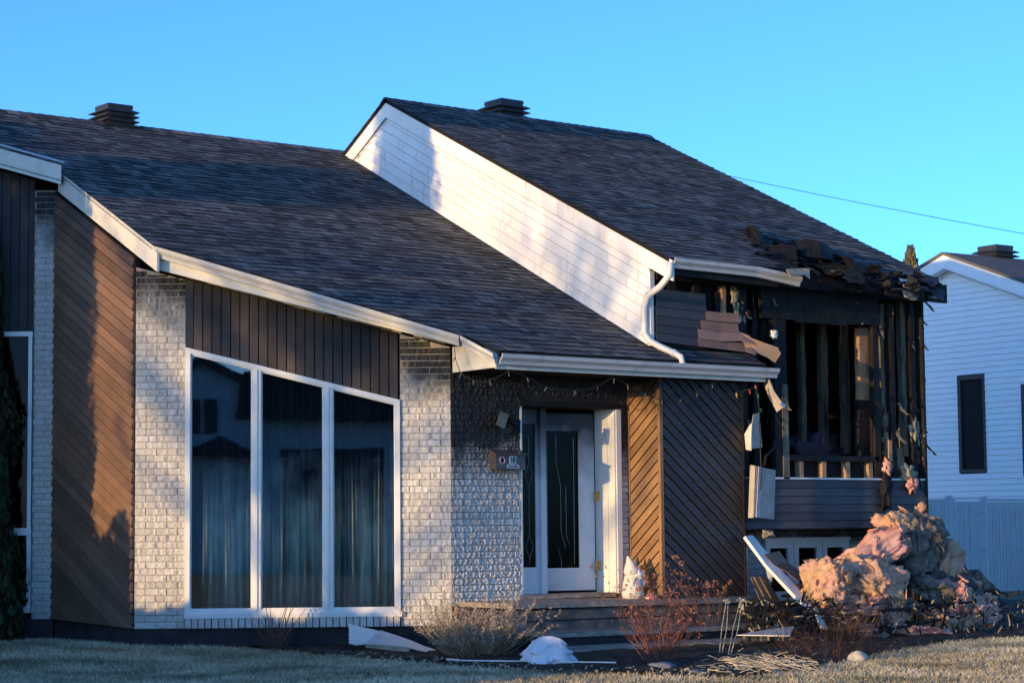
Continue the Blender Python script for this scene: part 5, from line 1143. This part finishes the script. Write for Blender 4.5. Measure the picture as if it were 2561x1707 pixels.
def batt(c, rad, seed, M3, rag=1.):
    bm = bmesh.new(); bmesh.ops.create_icosphere(bm, subdivisions=5, radius=1.0); off = V((seed*7.3, seed*3.1, seed*1.7)); vs = []
    for v in bm.verts:
        p = v.co; m = (abs(p.x)**4+abs(p.y)**4+abs(p.z)**4)**.25; e = p/m   # slab-like
        q = e*1.1+off; lay = V((q.x*1.2, q.y*1.2, q.z*3.2))
        warp = V((noise.noise(q*1.3), noise.noise(q*1.3+V((9, 2, 4))), noise.noise(q*1.3+V((3, 8, 1)))))*.42
        ridge = 1-abs(noise.noise(lay*1.4))*2; d = 1+.10*ridge-.10+.11*noise.fractal(lay*3.0, .75, 2.2, 6)*rag+.025*abs(noise.noise(q*14))-.15*(1-abs(noise.noise(q*1.7+warp*2)))**10-.07*(1-abs(noise.noise(lay*2.6)))**10
        e = (e+warp)*d; e = V((e.x*rad[0], e.y*rad[1], e.z*rad[2]*(1+.25*e.x*noise.noise(off)))); vs.append(V(c)+M3 @ e)
    fs = [tuple(v.index for v in f.verts) for f in bm.faces]; bm.free(); mb = MB().add(vs, fs)
    n = len(fs)
    for _ in range(520):   # torn tufts
        f = fs[random.randrange(n)]; p = vs[f[0]]; o_ = (p-V(c)).normalized(); a = (o_*random.uniform(.1, .8)+V((random.uniform(-1, 1), random.uniform(-1, 1), random.uniform(-1, 1)))).normalized(); b = a.cross(o_); s_ = random.uniform(.006, .018)
        b = b.normalized() if b.length > 1e-4 else V((0, 0, 1)); mb.add([p-b*s_*.5, p+b*s_*.5, p+a*s_*1.3+b*s_*.2, p+a*s_*.9-b*s_*.4], [(0, 1, 2, 3)], random.random())
    for _ in range(int(4*rag)):   # peeled layers and torn edges
        p = vs[random.randrange(len(vs))]; o_ = (p-V(c)).normalized(); a = o_.cross(V((random.uniform(-1, 1), random.uniform(-1, 1), random.uniform(-1, 1)))); a = a.normalized() if a.length > 1e-4 else V((1, 0, 0)); b = o_.cross(a).normalized(); W_ = random.uniform(.25, .7)*min(rad); L = random.uniform(.3, .9)*min(rad); prs = []; q = p+o_*.006; d = b.copy()
        for n2 in range(6):
            j2 = V((random.uniform(-1, 1), random.uniform(-1, 1), random.uniform(-1, 1)))*W_*.12
            prs.append((q-a*W_*.5*random.uniform(.6, 1)+j2, q+a*W_*.5*random.uniform(.6, 1)-j2)); d = (d+o_*random.uniform(-.35, .16)+a*random.uniform(-.3, .3)).normalized(); q = q+d*L/5
        mb.ribbon(prs, .012, random.random(), 3)
    return mb
for i, (px, py, Y, rad, m_, lab, rot) in enumerate(batts):
    o = batt(at(px, py, 'Y', Y), rad, 60+i*3, R3(*rot)).build('insulation_batt', M[m_], None, True); tag(o, lab, 'insulation', 'fallen insulation batts')
TUFT = ['pink tuft just behind the right rail upright', 'tan tuft below the right end of the rail', 'charred grey tuft low on the right slope', 'pink tuft high on the far right slope', 'tan tuft right beside the crowning wad', 'small tan tuft perched at the very top of the heap', 'pink tuft on the right shoulder of the heap', 'pink tuft tucked under the grey curtain', 'tan tuft at the left foot of the heap', 'grey tuft on the soil in front of the rail', 'pink tuft nearest the right photo edge', 'pink tuft below the brown scorched shoulder']
for i, (px, py, Y, r_, m_) in enumerate([(2330, 1545, -1.7, .13, 'pink'), (2400, 1578, -1.8, .14, 'tan'), (2450, 1575, -1.75, .13, 'greyfluff'), (2500, 1560, -1.5, .14, 'pink'), (2270, 1300, -.98, .09, 'tan'), (2300, 1275, -1.0, .07, 'tan'), (2340, 1375, -1.1, .12, 'pink'), (2250, 1370, -1.25, .12, 'pink'), (2100, 1555, -1.85, .10, 'tan'), (2195, 1590, -2.0, .09, 'greyfluff'), (2545, 1590, -1.7, .13, 'pink'), (2375, 1450, -1.2, .13, 'pink')]):
    o = batt(at(px, py, 'Y', Y), (r_*1.4, r_, r_*.7), 200+i, R3(random.random(), random.random(), random.uniform(0, 6))).build('insulation_scrap', M[m_], None, False); tag(o, TUFT[i], 'insulation', 'loose insulation tufts')
mb = MB(); cm = MB()
for i in range(900):   # small fragments
    px = random.uniform(1850, 2561); py = random.gauss(1560, 45)
    if py < 1440 or py > 1640: continue
    c = at(px, py, 'Y', random.uniform(-2.3, -1.5)); c.z = max(.02, min(c.z, .5)); s_ = random.uniform(.006, .026)
    R = R3(random.uniform(0, 3), random.uniform(0, 3), random.uniform(0, 3)); (mb if random.random() < .75 else cm).box(c, s_*random.uniform(2, 9), s_*random.uniform(.6, 1.8), s_*.4, R, random.random())
for i in range(260):   # black flakes lying on the heap
    px = random.uniform(1990, 2540); py = random.uniform(1490, 1600)
    if py < 1290+abs(px-2245)*(.55 if px < 2245 else .85): continue
    c = at(px, py, 'Y', random.uniform(-1.95, -1.45)); s_ = random.uniform(.008, .03); mb.box(c, s_*random.uniform(1.5, 6), s_*random.uniform(.8, 2), s_*.3, R3(random.uniform(0, 3), random.uniform(0, 3), random.uniform(0, 3)), random.random())
tag(mb.build('charred_fragments', M['char']), 'black charred fragments strewn around the heap', 'debris', kind='stuff'); tag(cm.build('pale_fragments', M['paper']), 'pale broken scraps strewn around the heap', 'debris', kind='stuff')
planks = [((1985, 1465, -1.2), (2075, 1450, -1.3)), ((2000, 1455, -1.0), (2060, 1490, -1.3)), ((1960, 1520, -1.4), (2100, 1482, -1.3)), ((2010, 1545, -1.6), (2095, 1490, -1.5)), ((1930, 1545, -1.5), (2060, 1562, -1.7)), ((2085, 1560, -1.9), (2200, 1525, -1.6)), ((2290, 1530, -1.7), (2325, 1430, -1.5)), ((1900, 1500, -1.3), (1880, 1560, -1.5)), ((1915, 1510, -1.5), (2010, 1590, -1.9)), ((2470, 1510, -1.4), (2561, 1570, -1.6)), ((2430, 1470, -1.1), (2520, 1530, -1.3)), ((2030, 1530, -1.6), (2110, 1508, -1.5)), ((1960, 1490, -1.2), (2040, 1475, -1.2)), ((2310, 1510, -1.7), (2340, 1545, -1.8))]
wd = ['scorched plank beneath the pink batt', 'short charred stick under the brown sheet', 'long charred board crossing behind the leaning white board', 'grey splintered plank beside the heap', 'black board lying flat below the heap', 'blackened stick poking toward the rail', 'upright charred stake leaning on the heap', 'thin black stick by the brown panel', 'tan wire-like lath beneath the brown panel', 'dark slab sliding off the right end of the heap', 'grey sloped board on the right flank of the heap', 'pale splintered board end near the heap', 'dark lath behind the white board', 'short brown stick behind the rail']
for i, ((a, b), lab) in enumerate(zip(planks, wd)):
    A = at(a[0], a[1], 'Y', a[2]); B = at(b[0], b[1], 'Y', b[2]); bar_thing('plank', A, B, random.choice((.03, .05, .09)), random.choice((.02, .03)), random.choice(('char', 'charplank', 'char', 'greywood')), lab, 'plank', 'charred planks in the debris')
# black metal rail
rl = empty('metal_rail', at(2290, 1590, 'Y', -2.05), 'black burnt metal rail lying across the insulation', 'rail')
q = lambda x, y: at(x, y, 'Y', -2.05)
for (a, b) in (((2195, 1527), (2392, 1506)), ((2170, 1582), (2385, 1541)), ((2060, 1545), (2200, 1540)), ((1990, 1585), (2230, 1578)), ((2392, 1506), (2440, 1503))): MB().tube([q(*a), q((a[0]+b[0])/2, (a[1]+b[1])/2+1.5), q(*b)], .017, 6).build('bar', M['char'], rl)
for (a, b) in (((2283, 1516), (2282, 1584)), ((2366, 1509), (2362, 1575)), ((2090, 1540), (2092, 1585))): MB().bar(q(*a), q(*b), .03, .02).build('upright', M['char'], rl)
# leaning white board
wb = empty('white_board', at(2040, 1535, 'Y', -1.9), 'long white board leaning from the dark panel to the ground', 'board')
MB().ribbon([(at(1861, 1342, 'Y', -.75), at(1880, 1340, 'Y', -.68)), (at(1915, 1415, 'Y', -1.05), at(1935, 1407, 'Y', -.98)), (at(1985, 1490, 'Y', -1.5), at(2003, 1484, 'Y', -1.42)), (at(2030, 1527, 'Y', -1.75), at(2038, 1528, 'Y', -1.70))], .04, .5, 1).build('face', M['frame'], wb)
MB().ribbon([(at(1915, 1420, 'Y', -1.06), at(1932, 1440, 'Y', -1.08)), (at(1922, 1445, 'Y', -1.06), at(1930, 1455, 'Y', -1.06))], .01, .5, 1).build('split_end', M['frame'], wb)
tag(MB().ribbon([(at(2040, 1535, 'Y', -1.9), at(2052, 1540, 'Y', -1.9)), (at(2050, 1560, 'Y', -2.0), at(2064, 1560, 'Y', -2.0)), (at(2052, 1570, 'Y', -2.05), at(2070, 1572, 'Y', -2.05))], .03, .5, 1).build('broken_trim', M['frame']), 'short broken white trim at the foot of the leaning board', 'trim')
M['brownsheet'] = simple('brown_sheet', (.19, .115, .06), .3, 5, .5, .1, 30, .4)
o = empty('brown_sheet', at(1990, 1440, 'Y', -1.1), 'upper bent brown siding sheet wedged behind the leaning board', 'sheet')
MB().ribbon([(at(1911, 1386, 'Y', -.95), at(1949, 1377, 'Y', -.85)), (at(1935, 1412, 'Y', -1.05), at(1968, 1405, 'Y', -.9)), (at(1965, 1428, 'Y', -1.15), at(1995, 1425, 'Y', -1.0)), (at(1995, 1452, 'Y', -1.25), at(2028, 1440, 'Y', -1.1))], .01, .5, 3).build('sheet', M['brownsheet'], o)
o = empty('brown_sheet', at(1930, 1545, 'Y', -1.4), 'lower bent brown siding sheet under the leaning board', 'sheet')
MB().ribbon([(at(1877, 1442, 'Y', -1.1), at(1917, 1444, 'Y', -1.0)), (at(1890, 1475, 'Y', -1.2), at(1932, 1472, 'Y', -1.1)), (at(1905, 1510, 'Y', -1.3), at(1952, 1505, 'Y', -1.2)), (at(1930, 1548, 'Y', -1.45), at(1975, 1538, 'Y', -1.35))], .01, .5, 3).build('sheet', M['brownsheet'], o)
for t in (.2, .55): MB().bar(at(1877+40*t, 1441, 'Y', -1.12), at(1930+45*t, 1545, 'Y', -1.45), .012, .02).build('rib', M['brownsheet'], o)
tag(MB().prism([at(1843, 1588, 'Z', .16), at(1976, 1590, 'Z', .16), at(1985, 1566, 'Z', .22), at(1930, 1572, 'Z', .2)], (0, 0, .008)).build('metal_sheet', M['gutter']), 'flat pale metal sheet lying in front of the brown sheets', 'sheet')
lump_obj('white_rag', at(1921, 1335, 'Y', -.6), (.10, .05, .05), 77, M['paper']); tag(bpy.data.objects['white_rag'], 'scorched pale rag under the siding overhang', 'rag')
# soffit wreckage by the bay
o = empty('fallen_soffit', FB.p(-1.2, -.5, .05), 'crumpled ribbed soffit sheet and fascia fallen below the window', 'soffit')
B_ = lambda px, py, d: FB.at(px, py, d)
MB().ribbon([(B_(873, 1558, -.15), B_(873, 1608, -.5)), (B_(900, 1567, -.2), B_(890, 1612, -.55)), (B_(925, 1572, -.25), B_(912, 1610, -.55)), (B_(950, 1578, -.3), B_(915, 1608, -.56))], .006, .5, 5).build('ribbed_sheet', M['frame'], o)
for i in range(6):
    t = i/5; a = B_(872, 1560, -.16).lerp(B_(872, 1605, -.51), t)+FB.n*-.012; b = B_(948, 1577, -.31).lerp(B_(915, 1607, -.57), t)+FB.n*-.012; MB().bar(a, b, .010, .008).build('rib', M['frame'], o)
MB().ribbon([(B_(952, 1576, -.28), B_(910, 1609, -.58)), (B_(990, 1588, -.36), B_(965, 1612, -.62)), (B_(1030, 1602, -.45), B_(1020, 1618, -.66)), (B_(1060, 1615, -.52), B_(1060, 1628, -.7)), (B_(1098, 1628, -.6), B_(1090, 1636, -.75))], .012, .5, 2).build('fascia_sheet', M['gutter'], o)
MB().ribbon([(B_(912, 1610, -.58), B_(915, 1618, -.60)), (B_(965, 1613, -.62), B_(965, 1624, -.64)), (B_(1025, 1620, -.66), B_(1022, 1632, -.68))], .008, .5, 1).build('lip', M['paper'], o)
sp_ = empty('metal_strip', at(1330, 1655, 'Z', .04), 'long thin white strip lying along the bed edge', 'strip')
MB().bar(at(1150, 1650, 'Z', .045), at(1540, 1655, 'Z', .045), .03, .012).build('bar', M['frame'], sp_); MB().ribbon([(at(1116, 1645, 'Z', .05), at(1116, 1655, 'Z', .03)), (at(1150, 1648, 'Z', .05), at(1148, 1655, 'Z', .03))], .008).build('bent_end', M['frame'], sp_)
# crumpled white shell-like sheet
cc = at(1376, 1664, 'Z', .0); vs = []; fs = []; nu, nv = 60, 26; ex = RT.copy(); ex.z = 0; ex.normalize(); ey = V((FW.x, FW.y, 0)).normalized()
for j in range(nv+1):
    t = j/nv
    for i in range(nu+1):
        s_ = i/nu; a = math.pi*(s_*1.15-.075); R_ = .15+.155*math.sin(t*1.5); fl = .050*t*math.cos(a*5.3+.6)+.075*((t*2.9+.34*math.sin(a*4+.5))%1.0)*(.35+.65*t)+.02*noise.fractal(V((a*2.5, t*4, 1)), 1, 2, 3)-.05*t; rr = R_+fl
        x = -math.cos(a)*rr*.86-.02; y = -math.sin(a)*rr*.75*t+.12; z = .29*(1-t**2.2)*(.55+.45*math.sin(a)**.6 if math.sin(a) > 0 else .55)+.012*math.sin(a*11+t*5)*t+.008
        vs.append(cc+ex*x+ey*y+V((0, 0, z)))
fs = [(j*(nu+1)+i, j*(nu+1)+i+1, (j+1)*(nu+1)+i+1, (j+1)*(nu+1)+i) for j in range(nv) for i in range(nu)]
o = MB().add(vs, fs).build('crumpled_sheet', simple('white_plastic', (.70, .71, .74), .06, 5, .5, .1, 30, .4), None, True); md = o.modifiers.new('solid', 'SOLIDIFY'); md.thickness = .006; tag(o, 'crumpled white rippled sheet sitting on the lawn edge', 'sheet')
def stone(px, py, rad, label, m_='stone'):
    p = at(px, py, 'Z', .02); vs, fs = lump(p, rad, px, amp=.2, sub=3, fine=.05); tag(MB().add(vs, fs).build('stone', M[m_], None, True), label, 'stone')
M['stone'] = simple('field_stone', (.20, .20, .205), .3, 8, .9, .3, 40); M['limestone'] = simple('pale_stone', (.48, .42, .33), .3, 8, .9, .4, 40)
stone(1655, 1668, (.17, .13, .055), 'flat grey stone at the lawn edge before the red shrub'); stone(2146, 1648, (.13, .10, .085), 'pale blocky stone at the lawn edge under the debris', 'limestone'); stone(620, 1621, (.09, .07, .035), 'small grey stone by the window shrub'); stone(1740, 1680, (.12, .1, .03), 'low grey stone slab right of the flat stone')
mb = MB()
for i in range(260):
    px = random.uniform(100, 1900); yb = float(np.interp(px, [p[0] for p in edge_px], [p[1] for p in edge_px])); p = at(px, yb-random.uniform(0, 16), 'Z', .04); s_ = random.uniform(.006, .022); mb.box(p, s_*2, s_, s_*.6, R3(random.random(), random.random(), random.uniform(0, 6)), random.random())
tag(mb.build('litter', M['paper']), 'tiny pale flakes of debris along the bed', 'debris', kind='stuff')

# ---------------------------------------------------------------- porch ornaments
M['plaster'] = simple('white_plaster', (.66, .63, .56), .12, 12, .7, .25, 40)
gb_ = at(1583, 1494, 'Y', -.42); gb_.z = .535; gn = empty('garden_statue', gb_, 'white garden gnome statue with a pointed hood on the porch', 'statue')
def lathe(c, prof, k=20, sq=1., bend=None):
    vs = []; n = len(prof)
    for (r, z) in prof:
        bx = bend(z) if bend else 0
        for j in range(k): t = 2*math.pi*j/k; vs.append(V(c)+V((r*math.cos(t)+bx, r*math.sin(t)*sq, z)))
    return vs, [(i*k+j, i*k+(j+1) % k, (i+1)*k+(j+1) % k, (i+1)*k+j) for i in range(n-1) for j in range(k)]+[tuple(range(k))[::-1], tuple((n-1)*k+j for j in range(k))]
vs, fs = lathe(gb_, [(.0, 0), (.125, .0), (.135, .05), (.13, .12), (.115, .2), (.10, .26), (.075, .30), (.0, .31)]); vs = [v+V((0, 0, 0))+(v-gb_).normalized()*.012*noise.fractal(v*22, 1, 2, 3) for v in vs]; MB().add(vs, fs).build('body', M['plaster'], gn, True)
vs, fs = lathe(gb_+V((-.015, 0, 0)), [(.0, .27), (.085, .28), (.098, .315), (.09, .36), (.06, .42), (.032, .47), (.014, .505), (.0, .515)], 18, 1., lambda z: -.06*max(0, (z-.36)/.15)**1.4); MB().add(vs, fs).build('hood', M['plaster'], gn, True)
vs, fs = lump(gb_+V((.035, -.085, .27)), (.055, .04, .07), 5, sub=3, fine=.15); MB().add(vs, fs).build('beard', M['plaster'], gn, True); vs, fs = lump(gb_+V((.02, -.09, .325)), (.022, .022, .02), 6, sub=2); MB().add(vs, fs).build('nose', M['plaster'], gn, True)
for s_ in (-1, 1): vs, fs = lump(gb_+V((.02+s_*.085, -.055, .19)), (.04, .05, .07), 8+s_, sub=3); MB().add(vs, fs).build('arm', M['plaster'], gn, True)
fb_ = at(1594, 1412, 'Y', -.30); fo = empty('garden_finial', fb_-V((0, 0, .34)), 'small black pointed stake behind the gnome', 'garden stake'); vs, fs = lathe(fb_, [(.0, -.01), (.022, .0), (.026, .03), (.012, .075), (.0, .11)], 12); MB().add(vs, fs).build('point', M['vent'], fo, True); MB().tube([fb_, fb_-V((0, 0, .33))], .006, 6).build('stem', M['vent'], fo)
k = NT('painted_ball'); vr = k.n('ShaderNodeTexVoronoi'); vr.inputs['Scale'].default_value = 26; k.l(k.pos, vr.inputs['Vector']); c = k.ramp(k.sep(vr.outputs['Color'])[0], [(0., (.50, .04, .05)), (.35, (.55, .06, .07)), (.42, (.7, .68, .6)), (.65, (.72, .7, .62)), (.7, (.10, .35, .36)), (1., (.08, .32, .30))]); k.base(c); k.rough(.3); M['ball'] = k.m
bb = at(1631, 1497, 'Y', -.62); bb.z = .52; bo = empty('painted_ball', bb, 'red, white and teal patterned half ball on the porch edge', 'ornament'); vs, fs = lathe(bb, [(.085, 0), (.082, .03), (.066, .062), (.036, .082), (.0, .088)], 20); MB().add(vs, fs).build('shell', M['ball'], bo, True); vs, fs = lathe(bb, [(.0, -.004), (.09, -.004), (.09, .008), (.0, .01)], 20); MB().add(vs, fs).build('rim', M['plaster'], bo, True)

# ---------------------------------------------------------------- house across the street (seen only as a reflection)
DR = 46.0
def rp(px, py, extra=0.):
    u, z = FB.uz(px, py, DR); return FB.p(u, -DR-extra, z)
ac = empty('opposite_house', rp(700, 1500), 'grey-white gabled house across the street mirrored in the tall window', 'house')
wl = simple('opposite_siding', (.70, .72, .75), .1, 3, .7, .05); rf = simple('opposite_roof', (.05, .05, .055), .2, 5, .9, .2)
def rpoly(name, pts, mat, th=.2, off=0.): 
    q = [rp(*p)+FB.n*off for p in pts]; MB().prism(q, FB.n*-th).build(name, mat, ac)
rpoly('wall', [(380, 1440), (660, 1440), (660, 985), (505, 905), (380, 985)], wl, 6); rpoly('wall', [(660, 1440), (1150, 1440), (1150, 1040), (660, 1040)], wl, 6, -.6)
rpoly('roof', [(505, 885), (690, 980), (690, 1005), (505, 908)], rf, 7, .3); rpoly('roof', [(505, 885), (330, 985), (330, 1010), (505, 908)], rf, 7, .3); rpoly('roof', [(590, 1045), (610, 930), (1040, 925), (1160, 1050)], rf, 5, .3); rpoly('porch_roof', [(450, 1140), (560, 1095), (660, 1140)], rf, 3, 1.5)
rpoly('window', [(470, 1000), (500, 1000), (500, 1082), (470, 1082)], M['vent'], .1, .1); rpoly('window', [(510, 1000), (542, 1000), (542, 1082), (510, 1082)], M['vent'], .1, .1); rpoly('garage_door', [(700, 1120), (960, 1120), (960, 1430), (700, 1430)], M['vent'], .1, -.5)

mb = MB()
for i in range(240):   # dead leaves on the lawn
    x, y = random.uniform(-7, 6), random.uniform(-7, 2.5)
    if not inpoly(x, y, lawn_poly): continue
    p = V((x, y, gz(x, y)+.03)); a = V((random.uniform(-1, 1), random.uniform(-1, 1), random.uniform(-.4, .4))).normalized(); b = a.cross(V((0, 0, 1))).normalized()+V((0, 0, random.uniform(-.4, .4))); q = random.uniform(.012, .03); mb.add([p-a*q, p+b*q*.5, p+a*q, p-b*q*.5], [(0, 1, 2, 3)], random.random())
tag(mb.build('dead_leaves', M['leaf_brown']), 'small brown dead leaves dotted over the lawn', 'leaves', kind='stuff')
mb = MB(); wm = MB()
for i in range(150):   # splinters and broken boards between the porch and the heap
    px = random.uniform(1870, 2230); py = random.gauss(1545, 28)
    if py < 1470 or py > 1612: continue
    c = at(px, py, 'Y', random.uniform(-2.0, -1.35)); c.z = max(.03, min(c.z, .42)); a = random.uniform(0, 6.28); L = random.uniform(.08, .34); d = V((math.cos(a), math.sin(a), random.gauss(0, .22))).normalized()*L/2
    (wm if random.random() < .22 else mb).bar(c-d, c+d, random.uniform(.012, .05), random.uniform(.008, .02), tone=random.random())
tag(mb.build('burnt_splinters', M['char']), 'dense black splinters between the porch and the insulation heap', 'debris', kind='stuff')
tag(wm.build('brown_splinters', M['charplank']), 'brown half-burnt splinters between the porch and the insulation heap', 'debris', kind='stuff')
